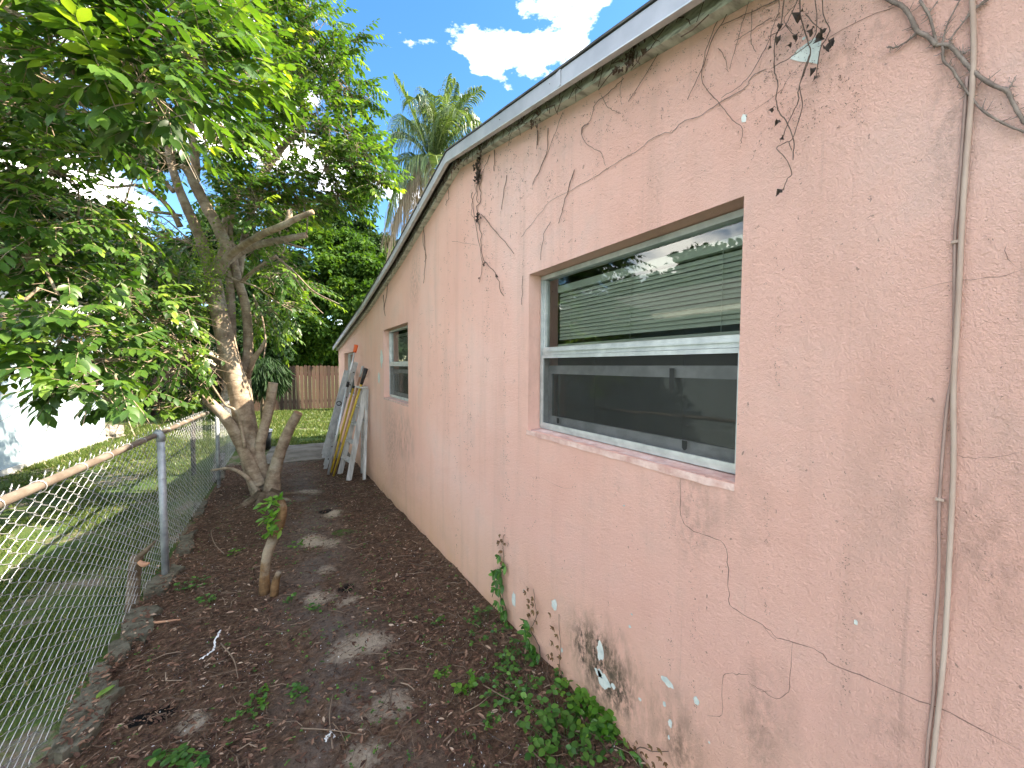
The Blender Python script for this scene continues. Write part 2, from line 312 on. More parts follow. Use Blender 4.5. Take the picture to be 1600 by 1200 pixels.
# ground
def soil():
    m, t, o = mat('path_soil'); tcn = t.nodes.new('ShaderNodeTexCoord'); sp = t.nodes.new('ShaderNodeSeparateXYZ'); t.links.new(tcn.outputs['Object'], sp.inputs[0])
    n = noise(t, 26, 8, .75); r = ramp(t, [(.3, (.026, .016, .010)), (.5, (.11, .066, .042)), (.7, (.25, .165, .11))]); t.links.new(n.outputs['Fac'], r.inputs['Fac']); c = r.outputs['Color']
    # bare grey sand showing along the trodden middle
    n2 = noise(t, 2.3, 8, .7); fine = noise(t, 40, 6, .7); sand = mth(t, 'ADD', n2.outputs['Fac'], mth(t, 'MULTIPLY', mth(t, 'SUBTRACT', fine.outputs['Fac'], .5), .5))
    cx = mth(t, 'SUBTRACT', 1.0, mth(t, 'ABSOLUTE', mth(t, 'DIVIDE', mth(t, 'SUBTRACT', sp.outputs['X'], .22), .42)), True)
    k = mth(t, 'MULTIPLY', mth(t, 'MULTIPLY', mth(t, 'SUBTRACT', sand, .40, True), 6.0, True), cx, True)
    c = mixc(t, mth(t, 'MULTIPLY', k, .62), c, (.17, .155, .14))
    fr = ramp(t, [(.38, (0, 0, 0)), (.55, (1, 1, 1))]); t.links.new(fine.outputs['Fac'], fr.inputs['Fac'])
    def spot(px, py, sx, sy, col, kk):
        nonlocal c
        sx, sy = sx*.8, sy*.8; w = on_ground(px, py); a = mth(t, 'DIVIDE', mth(t, 'SUBTRACT', sp.outputs['X'], w[0]), sx); b = mth(t, 'DIVIDE', mth(t, 'SUBTRACT', sp.outputs['Y'], w[1]), sy)
        g_ = mth(t, 'SUBTRACT', 1.0, mth(t, 'ADD', mth(t, 'MULTIPLY', a, a), mth(t, 'MULTIPLY', b, b)), True)
        c = mixc(t, mth(t, 'MULTIPLY', mth(t, 'SUBTRACT', mth(t, 'ADD', g_, mth(t, 'MULTIPLY', mth(t, 'SUBTRACT', sand, .5), 2.6)), .45, True), kk, True), c, col)
    for s_ in ((515, 848, .16, .22), (512, 888, .12, .16), (545, 938, .20, .13), (520, 803, .2, .2), (560, 1010, .28, .2), (600, 1110, .25, .2), (575, 1180, .25, .15), (300, 1130, .12, .12), (490, 845, .2, .3), (480, 770, .3, .3), (505, 930, .2, .2)):
        spot(*s_, (.40, .34, .26), 1.6)
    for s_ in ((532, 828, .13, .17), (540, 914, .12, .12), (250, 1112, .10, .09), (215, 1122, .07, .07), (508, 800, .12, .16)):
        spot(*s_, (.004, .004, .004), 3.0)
    h = noise(t, 60, 8, .75); bsdf(t, o, c, .95, 0, h.outputs['Fac'], .9, .02, .2); return m
M['soil'] = soil()
def lawn():
    m, t, o = mat('lawn_ground'); n = noise(t, 1.6, 7, .65); fine = noise(t, 35, 6, .7)
    r = ramp(t, [(.40, (.05, .09, .022)), (.54, (.08, .115, .032)), (.60, (.18, .155, .115))]); t.links.new(n.outputs['Fac'], r.inputs['Fac'])
    c = mixc(t, .6, r.outputs['Color'], fine.outputs['Color'], 'OVERLAY'); bsdf(t, o, c, .95, 0, fine.outputs['Fac'], .8, .03, .2); return m
M['lawn'] = lawn()

# ------------------------------------------------------------------ ground
def sheet(name, xs, ys, zf, material):
    X, Y = np.meshgrid(xs, ys, indexing='ij'); Z = zf(X, Y); b = MB(); nx, ny = X.shape
    i = np.arange(nx-1)[:, None]*ny; j = np.arange(ny-1)[None, :]
    F = np.stack([i+j, i+ny+j, i+ny+j+1, i+j+1], -1).reshape(-1, 4)
    b.add(np.stack([X, Y, Z], -1).reshape(-1, 3), F, 0.5); o = b.build(name, material, None, True); o['kind'] = 'structure'; return o
sheet('ground', np.concatenate([[-300, -60, -20], np.linspace(-8, 8, 20), [20, 60, 300]]), np.concatenate([[-300, -50, -10], np.linspace(-1, 9, 12), [20, 60, 300]]), lambda X, Y: gz(Y)-.03, M['lawn'])
ph = rng.random((14, 4))
def bumps(X, Y):
    z = 0
    for a, b_, c, d in ph: z = z+.0032*np.sin((a*14+2)*X+c*9+(b_-.5)*16*Y)*np.cos((d*12+2)*Y+a*7)
    return z
spots = [(on_ground(*p), r, h) for p, r, h in (((532, 828), .16, -.03), ((540, 914), .14, -.028), ((250, 1112), .12, -.025), ((415, 785), .4, .05))]
def path_z(X, Y):
    z = gz(Y)+bumps(X, Y)
    for w, r, h in spots: z = z+h*np.exp(-((X-w[0])**2+(Y-w[1])**2)/r**2)
    z = z+.05*np.clip((X-.75)/.4, 0, 1)**2*np.clip((4.5-Y)/3, 0, 1)     # soil heaped along the wall
    return z-.02*np.clip((-.72-X)/.12, 0, 1)
xs_p, ys_p = np.linspace(-.86, 1.2, 110), np.linspace(-1.2, 8.6, 420)
sheet('garden_path', xs_p, ys_p, lambda X, Y: path_z(X, Y)-.06*np.clip((Y-8.2)/.4, 0, 1), M['soil'])
# concrete slab beyond the path
sb = MB(); P0 = on_ground(436, 716); P1 = on_ground(520, 716)
sb.add([(-.35, 8.05, gz(8)+.02), (1.9, 7.95, gz(8)+.02), (2.0, 9.6, gz(8)+.02), (-.2, 9.75, gz(8)+.02), (-.35, 8.05, gz(8)-.1), (1.9, 7.95, gz(8)-.1), (2.0, 9.6, gz(8)-.1), (-.2, 9.75, gz(8)-.1)], [(0, 1, 2, 3), (0, 4, 5, 1), (3, 7, 4, 0), (1, 5, 6, 2), (2, 6, 7, 3)])
o = sb.build('concrete_slab', M['slab']); o['kind'] = 'structure'

# ------------------------------------------------------------------ pink house
YE = 9.7; YN = -3.4
RID = (2.64, 3.07)
roof_pts = [(YN, 3.07-.205*(2.64-YN)), (2.64, 3.07), (4.27, 2.735), (6.0, 2.45), (9.75, 1.98)]
def T(y): return float(np.interp(y, [p[0] for p in roof_pts], [p[1] for p in roof_pts]))
house = empty('pink_house', (1.15, 4, 0), 'peeling pink stucco house wall with low gable and two aluminium windows', 'house')
W1 = (.625, 1.742, 1.205, 2.043); W2 = (4.04, 5.17, 1.14, 2.01)
w3a, w3b = on_wall(553, 560), on_wall(538, 560); W3 = (w3a[1], w3b[1], .95, on_wall(545, 551)[2])
opens = [W1, W2, W3]
def wall_mesh():
    b = MB(); x0, x1 = 1.15, 1.35; base = -.6
    br = sorted({YN, YE, *[p[0] for p in roof_pts if YN < p[0] < YE], *[q for w in opens for q in w[:2]]})
    for ya, yb in zip(br[:-1], br[1:]):
        ta, tb = T(ya)-.05, T(yb)-.05; mid = (ya+yb)/2; w = next((w for w in opens if w[0] < mid < w[1]), None)
        for xx, flip in ((x0, False), (x1, True)):
            qs = [((ya, base), (yb, base), (yb, tb), (ya, ta))] if w is None else [((ya, base), (yb, base), (yb, w[2]), (ya, w[2])), ((ya, w[3]), (yb, w[3]), (yb, tb), (ya, ta))]
            for q in qs:
                V = [(xx, y, z) for y, z in q]; b.add(V, [(0, 1, 2, 3) if flip else (3, 2, 1, 0)])
        b.add([(x0, ya, ta), (x0, yb, tb), (x1, yb, tb), (x1, ya, ta)], [(0, 1, 2, 3)])
    for (a, c, d, e) in opens:
        b.add([(x0, a, d), (x1, a, d), (x1, a, e), (x0, a, e)], [(0, 1, 2, 3)]); b.add([(x0, c, d), (x1, c, d), (x1, c, e), (x0, c, e)], [(3, 2, 1, 0)])
        b.add([(x0, a, d), (x1, a, d), (x1, c, d), (x0, c, d)], [(3, 2, 1, 0)]); b.add([(x0, a, e), (x1, a, e), (x1, c, e), (x0, c, e)], [(0, 1, 2, 3)])
    for y in (YN, YE):
        b.add([(x0, y, base), (x1, y, base), (x1, y, T(y)-.05), (x0, y, T(y)-.05)], [(0, 1, 2, 3)])
    return b
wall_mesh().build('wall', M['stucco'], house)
b = MB()
for lo, hi in (((1.355, YE-.2, -.6), (9, YE, 1.9)), ((1.355, YN, -.6), (9, YN+.2, 1.7)), ((8.8, YN+.21, -.6), (9, YE-.21, 1.9))): b.box(lo, hi)
b.build('outer_wall', M['stucco'], house)
# rooms
def room(y0, y1, name='room_lining'):
    b = MB(); x0, x1, z0, z1 = 1.352, 4.6, -.02, 2.16
    for q in ([(x1, y0, z0), (x1, y1, z0), (x1, y1, z1), (x1, y0, z1)], [(x0, y0, z0), (x1, y0, z0), (x1, y0, z1), (x0, y0, z1)], [(x0, y1, z0), (x1, y1, z0), (x1, y1, z1), (x0, y1, z1)], [(x0, y0, z1), (x1, y0, z1), (x1, y1, z1), (x0, y1, z1)], [(x0, y0, z0), (x1, y0, z0), (x1, y1, z0), (x0, y1, z0)]):
        b.add(q, [(0, 1, 2, 3)])
    return b.build(name, M['room'], house)
room(-.5, 3.3); room(3.35, 6.2); room(6.25, 9.4)
b = MB(); b.box((3.0, 2.1, 0), (4.5, 3.2, 2.1)); b.build('partition', M['room'], house)
# roof: slab, metal drip edge, board and moulding, all following the gable
def along(x0, x1, dz0, dz1, name, material, y0=YN, y1=YE+.06, smooth=False, jag=0):
    ys = sorted({y0, y1, *[p[0] for p in roof_pts if y0 < p[0] < y1], *np.arange(y0+.3, y1-.1, .35)}); b = MB(); V = []
    for y in ys:
        t_ = T(y)+(rng.random()-.5)*jag; V += [(x0, y, t_+dz0), (x1, y, t_+dz0), (x1, y, t_+dz1), (x0, y, t_+dz1)]
    F = []
    for i in range(len(ys)-1):
        for k in range(4): F.append((i*4+k, i*4+(k+1) % 4, i*4+4+(k+1) % 4, i*4+4+k))
    F += [(3, 2, 1, 0), (len(ys)*4-4, len(ys)*4-3, len(ys)*4-2, len(ys)*4-1)]
    b.add(V, F); return b.build(name, material, house)
along(1.036, 1.052, -.072, -.002, 'drip_edge', M['fascia'])
along(1.028, 1.054, -.079, -.0745, 'drip_lip', M['alu'])
along(1.054, 9.2, .0, .02, 'roof', M['shingle'])
along(1.030, 1.053, .0015, .010, 'shingle_edge', M['shingle'], jag=.006)
along(1.118, 1.149, -.066, -.003, 'fascia_board', M['board'])
along(1.106, 1.149, -.083, -.068, 'moulding', M['board'], jag=.002)
# bend of metal where the sheets of drip edge join
for y in (.2, 1.35, 3.3, 4.9, 6.4, 7.9):
    b = MB(); b.bar((1.033, y, T(y)-.07), (1.033, y, T(y)-.004), .03, .004, (1, 0, 0)); b.build('drip_edge_joint', M['fascia'], house)

def window(y0, y1, z0, z1, full=True):
    w = empty('window', (1.2, (y0+y1)/2, z0)); w.parent = house; w.matrix_parent_inverse = house.matrix_basis.inverted()
    xa, xb = 1.226, 1.275; t_ = .018; b = MB(); g_ = .004
    y0 += g_; y1 -= g_; z0 += .008; z1 -= g_
    b.box((xa, y0, z0), (xb, y0+t_, z1)); b.box((xa, y1-t_, z0), (xb, y1, z1)); b.box((xa, y0+t_+.001, z1-t_-.004), (xb, y1-t_-.001, z1)); b.box((xa, y0+t_+.001, z0), (xb, y1-t_-.001, z0+t_))
    b.box((xa-.006, y0+t_*.35, z0+t_), (xa-.001, y0+t_*.65, z1-t_)); b.box((xa-.006, y1-t_*.65, z0+t_), (xa-.001, y1-t_*.35, z1-t_))
    b.build('window_frame', M['alu'], w)
    zm = z0+(z1-z0)*.49; s = .024
    # fixed upper light
    b = MB(); yi0, yi1 = y0+t_+.002, y1-t_-.002
    b.box((1.234, yi0, zm), (1.262, yi0+.012, z1-t_-.006)); b.box((1.234, yi1-.012, zm), (1.262, yi1, z1-t_-.006)); b.box((1.2285, yi0, zm-.004), (1.262, yi1, zm+.036)); b.box((1.221, yi0, zm+.012), (1.2275, yi1, zm+.018))
    b.build('meeting_rail', M['alu'], w)
    b = MB(); b.add([(1.248, yi0+.012, zm+.04), (1.248, yi1-.012, zm+.04), (1.248, yi1-.012, z1-t_-.006), (1.248, yi0+.012, z1-t_-.006)], [(3, 2, 1, 0)]); b.build('upper_pane', M['glass'], w)
    # screen in the lower half
    b = MB(); zt = zm-.006; sw = .016
    b.box((1.218, yi0, z0+t_), (1.232, yi0+sw, zt)); b.box((1.218, yi1-sw, z0+t_), (1.232, yi1, zt)); b.box((1.218, yi0+sw, zt-sw), (1.232, yi1-sw, zt)); b.box((1.218, yi0+sw, z0+t_+.001), (1.232, yi1-sw, z0+t_+.016)); b.build('screen_frame', M['alu'], w)
    b = MB(); b.add([(1.225, yi0+sw, z0+t_+.016), (1.225, yi1-sw, z0+t_+.016), (1.225, yi1-sw, zt-sw), (1.225, yi0+sw, zt-sw)], [(3, 2, 1, 0)]); b.build('insect_screen', M['screen'], w)
    # lower sash behind the screen
    b = MB(); b.box((1.268, yi0, zt-.10), (1.29, yi1, zt-.055)); b.box((1.268, yi0, z0+t_+.001), (1.29, yi1, z0+t_+.05)); b.box((1.268, yi0, z0+t_+.05), (1.29, yi0+.02, zt-.1)); b.box((1.268, yi1-.02, z0+t_+.05), (1.29, yi1, zt-.1)); b.build('lower_sash', M['alu_dull'], w)
    b = MB(); b.add([(1.279, yi0+.02, z0+t_+.05), (1.279, yi1-.02, z0+t_+.05), (1.279, yi1-.02, zt-.1), (1.279, yi0+.02, zt-.1)], [(3, 2, 1, 0)]); b.build('lower_pane', M['glass'], w)
    if full:
        for yy, zz, hh in ((y0+.30, zt-.155, .09), (y0+.24, z0+t_+.017, .035), (y1-.12, z0+t_+.017, .03)):
            b = MB(); yw = .011
            b.add([(1.258, yy-yw, zz+hh), (1.258, yy+yw, zz+hh), (1.258, yy+yw*.9, zz+hh*.2), (1.258, yy+yw*.3, zz), (1.258, yy-yw*.3, zz), (1.258, yy-yw*.9, zz+hh*.2), (1.266, yy-yw, zz+hh), (1.266, yy+yw, zz+hh), (1.266, yy+yw*.9, zz+hh*.2), (1.266, yy+yw*.3, zz), (1.266, yy-yw*.3, zz), (1.266, yy-yw*.9, zz+hh*.2)],
                  [(0, 1, 2, 3), (0, 3, 4, 5)]); b.build('latch', M['black'], w)
    # venetian blind
    me = None; zb = zm+(.07 if full else .03); ztop = z1-.10; n = int((ztop-zb)/.0178)
    for i in range(n):
        z = ztop-i*.0178
        if me is None:
            b = MB(); L_ = yi1-yi0-.05; cs = [(-.011, -.0028), (-.004, .0012), (.004, .0022), (.011, -.0002)]
            tl = math.radians(52); V = []
            for yy in (-L_/2, L_/2):
                for (u, v) in cs: V.append((u*math.cos(tl)-v*math.sin(tl), yy, u*math.sin(tl)+v*math.cos(tl)))
            b.add(V, [(0, 1, 5, 4), (1, 2, 6, 5), (2, 3, 7, 6)]); me = b.mesh('slat', M['blind'])
        s_ = link('slat', me, None, w); s_.location = (1.325, (yi0+yi1)/2, z); s_.matrix_parent_inverse = world_of(w).inverted()
        s_.rotation_euler = (rng.normal()*.0015, 0, 0)
    b = MB(); b.box((1.31, yi0+.02, z1-.085), (1.34, yi1-.02, z1-.05)); b.build('blind_headrail', M['blind'], w)
    b = MB(); b.box((1.315, yi0+.02, zb-.028), (1.337, yi1-.02, zb-.014)); b.build('blind_bottom_rail', M['blind'], w)
    b = MB()
    for fy in (.12, .5, .88):
        yy = yi0+(yi1-yi0)*fy; b.tube([(1.312, yy, zb-.02), (1.312, yy, z1-.06)], .0012, 4)
    b.build('blind_cord', M['blind'], w)
    # rough sill
    b = MB(); ys = np.linspace(y0-.003, y1+.015, 26); V = []
    for y in ys:
        e = rng.random()*.006; V += [(1.1485-e*.5, y, z0-.030-e), (1.1485-e*.5, y, z0-.012+rng.random()*.004), (1.224, y, z0-.003), (1.224, y, z0-.036)]
    F = [(i*4+k, i*4+(k+1) % 4, i*4+4+(k+1) % 4, i*4+4+k) for i in range(len(ys)-1) for k in range(4)]+[(0, 1, 2, 3), (103, 102, 101, 100)]
    b.add(V, F); b.build('sill', M['sill'], w)
    return w
window(*W1); window(*W2, full=False); window(*W3, full=False)

def patch(px, py, w_px, h_px, rot=0, name='bare_patch', n=14, X=1.1485, pts=None):
    c = on_wall(px, py, X); e = on_wall(px+w_px/2, py, X); hz = abs(on_wall(px, py-h_px/2, X)[2]-c[2]); wy = abs(e[1]-c[1]); b = MB()
    if pts is None:
        V = [c]; 
        for k in range(n):
            a = 2*math.pi*k/n; r = .75+.5*rng.random(); u, v = math.cos(a)*wy*r, math.sin(a)*hz*r
            V.append((X, c[1]+u*math.cos(rot)-v*math.sin(rot), c[2]+u*math.sin(rot)+v*math.cos(rot)))
    else:
        V = [c]+[on_wall(*p, X) for p in pts]; n = len(pts)
    b.add(V, [(0, 1+(k+1) % n, 1+k) for k in range(n)]); return b.build(name, M['bare'], house)
patch(1270, 78, 40, 40, pts=[(1234, 92), (1246, 78), (1262, 66), (1275, 58), (1284, 60), (1281, 80), (1278, 100), (1262, 97), (1248, 96)])
for p in ((1162, 185, 9, 14), (1256, 60, 5, 5), (938, 1017, 11, 30), (943, 1063, 20, 26), (935, 1052, 12, 10), (958, 1072, 8, 9), (1043, 1066, 18, 13), (1038, 1100, 5, 9), (1047, 1130, 6, 12), (1045, 1152, 3, 8), (1088, 1095, 9, 14), (803, 936, 6, 22), (820, 925, 5, 7), (866, 946, 9, 19), (878, 1016, 3, 8), (984, 979, 4, 5), (1337, 972, 6, 9), (1108, 1160, 3, 4), (596, 560, 4, 30), (592, 590, 3, 18), (1000, 1093, 5, 5), (987, 960, 3, 3), (975, 790, 3, 3)): patch(*p)
def crack(P, w=.0022):
    P = curve(P, 4); Q = np.array([on_wall(px+rng.normal()*.8, py+rng.normal()*.8, 1.1488) for px, py in P]); d = np.gradient(Q, axis=0); n = np.stack([0*d[:, 0], -d[:, 2], d[:, 1]], 1); n = unit(n)
    ww = w*(.35+.9*rng.random(len(Q)))*np.interp(np.arange(len(Q)), [0, 3, len(Q)-4, len(Q)-1], [.3, 1, 1, .2]); b = MB()
    b.add(np.vstack([Q-n*ww[:, None]/2, Q+n*ww[:, None]/2]), [(i, i+1, len(Q)+i+1, len(Q)+i) for i in range(len(Q)-1)]); b.build('crack', M['crack'], house)
crack([(1063, 742), (1064, 795), (1072, 822), (1100, 835), (1132, 850), (1138, 890), (1139, 938), (1150, 953), (1190, 975), (1215, 996), (1240, 1003), (1280, 1018), (1300, 1038), (1345, 1055), (1400, 1080), (1450, 1100), (1500, 1122), (1600, 1176)])
crack([(1238, 1003), (1235, 1050), (1232, 1080), (1212, 1091), (1190, 1078), (1168, 1066)], .0016)
crack([(1190, 975), (1203, 992), (1216, 1003)], .0012); crack([(1105, 1118), (1128, 1116), (1130, 1058), (1150, 1053), (1170, 1054)], .0015); crack([(1180, 1080), (1205, 1080)], .0015)
crack([(1480, 708), (1515, 716), (1550, 714), (1600, 708)], .0009); crack([(1430, 452), (1500, 438), (1560, 432), (1600, 420)], .0011); crack([(1572, 380), (1572, 400), (1590, 418)], .0011)
crack([(1150, 190), (1210, 150), (1235, 120), (1300, 55), (1370, 20), (1430, 0)], .0012)
crack([(845, 745), (870, 760), (900, 765)], .0008); crack([(1010, 745), (1022, 770)], .0009)

# ------------------------------------------------------------------ things fixed to the wall
def wp(P, X): return np.array([on_wall(px, py, X) for px, py in P])
b = MB(); b.tube(curve(wp([(1518, -30), (1521, 100), (1506, 300), (1497, 480), (1490, 600), (1490, 720), (1484, 860), (1476, 1010), (1462, 1150), (1452, 1250)], 1.143), 6), .0043, 8); o = b.build('conduit', M['pipe'], None, True)
tag(o, 'thicker pale conduit running down the pink wall near the right edge', 'conduit')
cb = empty('cable', on_wall(1452, 1200), 'thin pinkish painted cable held by two clips left of the pale conduit', 'cable')
b = MB(); b.tube(curve(wp([(1511, 120), (1502, 250), (1496, 330), (1492, 380), (1490, 560), (1479, 640), (1468, 780), (1467, 900), (1460, 1000), (1459, 1080), (1450, 1160), (1446, 1240)], 1.146), 6), .0027, 7); b.build('cable_sheath', M['cable'], cb, True)
for (px, py) in ((1493, 377), (1468, 781)):
    c = on_wall(px, py, 1.14); b = MB(); b.box((1.141, c[1]-.006, c[2]-.0028), (1.1495, c[1]+.006, c[2]+.0028)); b.build('clip', M['pipe'], cb)

C5 = lambda P: [(1200+x/4, y/4) for x, y in P]; C6 = lambda P: [(800+x/4, y/4) for x, y in P]; C4 = lambda P: [(520+x/3, 100+y/3) for x, y in P]
def wtube(b, P, r, X=1.145, k=5, taper=1.0, j=.7, n=5):
    P = curve(P, k); Q = np.array([on_wall(px+rng.normal()*j*.5, py+rng.normal()*j*.5, X+rng.normal()*.0008) for px, py in P]); b.tube(Q, np.linspace(r, r*taper, len(Q))*(1+.25*(rng.random(len(Q))-.5)), n); return Q
gv = empty('dead_vine', on_wall(1480, 80), 'thick bare grey vine branching across the wall at the upper right corner over the conduit', 'vine', 'dead vines on the pink wall')
allq = []
for P, r, tp in (([(700, -40), (760, 0), (840, 40), (890, 110), (930, 190), (1000, 230), (1050, 280)], .0085, 1), ([(1050, 280), (1130, 285), (1190, 340), (1240, 400), (1300, 460), (1400, 530), (1490, 570), (1530, 640), (1600, 760), (1650, 800)], .0075, .8),
        ([(930, 200), (880, 250), (800, 295), (750, 292)], .0045, .7), ([(1090, 280), (1100, 380), (1150, 430), (1200, 510), (1280, 620), (1340, 690), (1450, 760), (1600, 825)], .0048, .8), ([(950, 0), (1010, 100), (1040, 220), (1060, 280)], .005, 1),
        ([(1200, 0), (1120, 160), (1090, 280)], .0028, 1), ([(1380, -20), (1270, 80), (1160, 220), (1135, 275)], .0032, 1), ([(1060, 10), (1000, 90)], .0028, .6), ([(1300, 290), (1230, 330), (1200, 345)], .003, .7), ([(1490, 570), (1510, 545), (1525, 520)], .0045, .7), ([(1250, 90), (1320, 40), (1390, -10)], .003, .6)):
    b = MB(); allq.append(wtube(b, C5(P), r*.50, 1.142, taper=tp)); b.build('stem', M['vinegrey'], gv, True)
b = MB()                                    # rootlets along the stems
for Q in allq:
    for q in Q[::1]:
        for _ in range(rng.integers(0, 3)):
            d = unit([.05, rng.normal(), rng.normal()]); L_ = .004+.014*rng.random()**2; b.tube([q, q+d*L_*.5, q+d*L_+(0, rng.normal()*.003, .003)], [.0009, .0007, .0004], 3)
o = b.build('rootlets', M['vinegrey'], gv); o['kind'] = 'stuff'

def dry_leaf(b, c, s, a=None):
    d = unit([rng.normal()*.25-.3, rng.normal()*.5, -1]); side = unit(np.cross(d, unit([1, rng.normal()*.5, .2]))); nrm = np.cross(d, side); V = []
    rows = [(0, .03, 0), (.14, .20, .1), (.34, .36, .34), (.58, .30, .30), (.82, .16, .2), (1, .02, 0)]
    for t_, w, cu in rows:
        for k in (-1, 0, 1): V.append(c+d*s*t_+side*s*w*k*(.5+.8*rng.random())+nrm*s*(cu*abs(k)*(.6+rng.random()*1.1)+.16*math.sin(7*t_+k))+d*s*.10*(rng.random()-.5))
    F = [(i*3+k, i*3+k+1, i*3+k+4, i*3+k+3) for i in range(5) for k in range(2)]; b.add(V, F, a)
hv = empty('dead_vine', on_wall(1230, 60), 'hanging dry brown vine with shrivelled dark leaves above right of the large window', 'vine', 'dead vines on the pink wall')
for P, r in (([(110, -60), (100, 0), (80, 150), (45, 240), (40, 430), (62, 520), (50, 620), (70, 700), (120, 770), (160, 880), (155, 1000)], .0022), ([(200, -60), (200, 30), (210, 130), (250, 260), (265, 330), (240, 420), (190, 560), (190, 630), (130, 760), (90, 860)], .0021),
        ([(265, 330), (225, 440), (200, 540), (215, 660), (190, 760), (150, 870), (100, 895), (55, 930), (110, 990), (150, 1080), (120, 1120), (95, 1190)], .0018), ([(340, -60), (345, 90), (385, 190), (330, 300), (310, 400), (300, 490)], .0017), ([(290, -60), (305, 150), (270, 260), (150, 350), (30, 420)], .0016),
        ([(210, -60), (120, 140), (60, 200), (0, 230)], .0015), ([(60, -50), (70, 60), (20, 200), (15, 300)], .0012), ([(150, 190), (100, 120), (180, 20)], .0012), ([(110, 160), (160, 215), (210, 230)], .0012), ([(240, 95), (290, 150), (350, 200)], .0016), ([(130, 890), (150, 940)], .0015)):
    b = MB(); wtube(b, C5(P), r*.7, 1.128, taper=.8); b.build('stem', M['deadvine'], hv)
for (x, y, s) in ((220, 60, .05), (95, 150, .03), (80, 220, .035), (140, 265, .022), (195, 200, .032), (290, 165, .035), (350, 180, .03), (300, 240, .042), (383, 255, .035), (355, 300, .045), (300, 420, .035), (305, 475, .02), (45, 665, .028), (70, 750, .03), (90, 850, .022), (95, 1180, .035), (20, 290, .015), (245, 155, .015)):
    b = MB(); dry_leaf(b, on_wall(1200+x/4, y/4, 1.122), s*.62); b.build('dried_leaf', M['deadleaf'], hv)
mv = empty('dead_vine', on_wall(750, 200), 'tangled dark dry vine hanging from the eave left of the large window', 'vine', 'dead vines on the pink wall')
for P, r in (([(690, 330), (680, 400), (680, 520), (690, 620), (680, 700), (690, 800), (710, 920), (760, 980), (800, 1090)], .0030), ([(700, 400), (690, 470), (675, 560), (680, 650)], .0035), ([(650, 600), (660, 700), (700, 900), (690, 1020)], .0022), ([(690, 700), (770, 790), (850, 890)], .0024), ([(670, 450), (665, 600), (650, 690), (690, 760)], .0018), ([(735, 420), (715, 480), (690, 540)], .002)):
    b = MB(); wtube(b, C4(P), r, 1.14, j=2, taper=.6); b.build('stem', M['deadvine'], mv)
b = MB()
for (x, y) in [(684+rng.normal()*6, 430+130*rng.random()) for _ in range(30)]+[(684+rng.normal()*6, 690+50*rng.random()) for _ in range(10)]+[(690, 1000), (715, 930), (770, 985)]:
    dry_leaf(b, on_wall(520+x/3, 100+y/3, 1.135), .015+.02*rng.random())
o = b.build('leaf_tangle', M['deadleaf'], mv); o['kind'] = 'stuff'
fv = empty('dead_vine', on_wall(663, 330), 'short dark dry vine strand hanging straight down above the small window', 'vine', 'dead vines on the pink wall')
for P, r in (([(435, 660), (430, 700), (432, 900), (427, 1030)], .004), ([(440, 690), (424, 800), (436, 930)], .003)):
    b = MB(); wtube(b, C4(P), r, 1.138, j=2.5, taper=.5); b.build('stem', M['deadvine'], fv)
lv = empty('dead_vine', on_wall(900, 300), 'thin long bare vine snaking diagonally over the wall above the large window', 'vine', 'dead vines on the pink wall')
for P in ([(1590, 430), (1500, 480), (1440, 560), (1300, 640), (1190, 715), (1060, 765), (1000, 830), (950, 830), (870, 870), (790, 940), (700, 990), (540, 1090), (400, 1170), (240, 1260), (120, 1400), (60, 1480)],):
    b = MB(); wtube(b, C6(P), .0010, 1.147, j=1, taper=.7); b.build('stem', M['vinegrey'], lv)
twigs = [([(1160, 30), (970, 260), (725, 635)], .0017), ([(1360, 60), (1250, 250), (1200, 400), (1100, 620)], .0017), ([(1280, 130), (1210, 320), (1185, 480), (1220, 560), (1300, 650), (1380, 750), (1440, 800), (1430, 895)], .0014), ([(1620, 230), (1530, 400), (1480, 480), (1390, 560), (1310, 610)], .0012),
         ([(700, 490), (600, 580), (520, 650), (490, 750), (435, 810), (450, 880), (510, 930), (555, 950), (585, 1035)], .0015), ([(560, 600), (600, 670), (680, 710)], .0012), ([(1650, 0), (1450, 95), (1310, 155)], .0015), ([(1620, 115), (1480, 200), (1390, 260)], .0014), ([(1490, -20), (1410, 250), (1360, 430)], .0012), ([(320, 700), (210, 980), (130, 1160)], .0012), ([(1500, 60), (1495, 250), (1520, 325)], .0012), ([(1290, 300), (1330, 360), (1350, 450)], .0011), ([(690, 480), (675, 560), (685, 650)], .001), ([(390, 1060), (345, 1200)], .0014), ([(160, 810), (155, 930)], .0016)]
T4 = [([(815, 520), (790, 680)], .0022), ([(1130, 500), (1090, 630), (1060, 745)], .0020), ([(530, 550), (545, 620), (525, 660)], .002), ([(1020, 740), (990, 800), (970, 920)], .0015), ([(1010, 300), (1000, 420), (940, 560)], .002), ([(760, 400), (755, 500)], .003), ([(590, 490), (545, 570)], .0025), ([(890, 990), (885, 1130)], .0016), ([(960, 310), (958, 380)], .003), ([(1165, 330), (1175, 290), (1200, 280)], .002), ([(560, 830), (680, 850)], .0008), ([(265, 990), (240, 1150)], .004), ([(235, 1080), (245, 1180)], .004)]
for P, r in twigs: b = MB(); wtube(b, C6(P), r*.75, 1.143, j=1, taper=.7); o = b.build('stem', M['deadvine'], lv)
for P, r in T4: b = MB(); wtube(b, C4(P), r, 1.142, j=1, taper=.7); o = b.build('stem', M['deadvine'], lv)
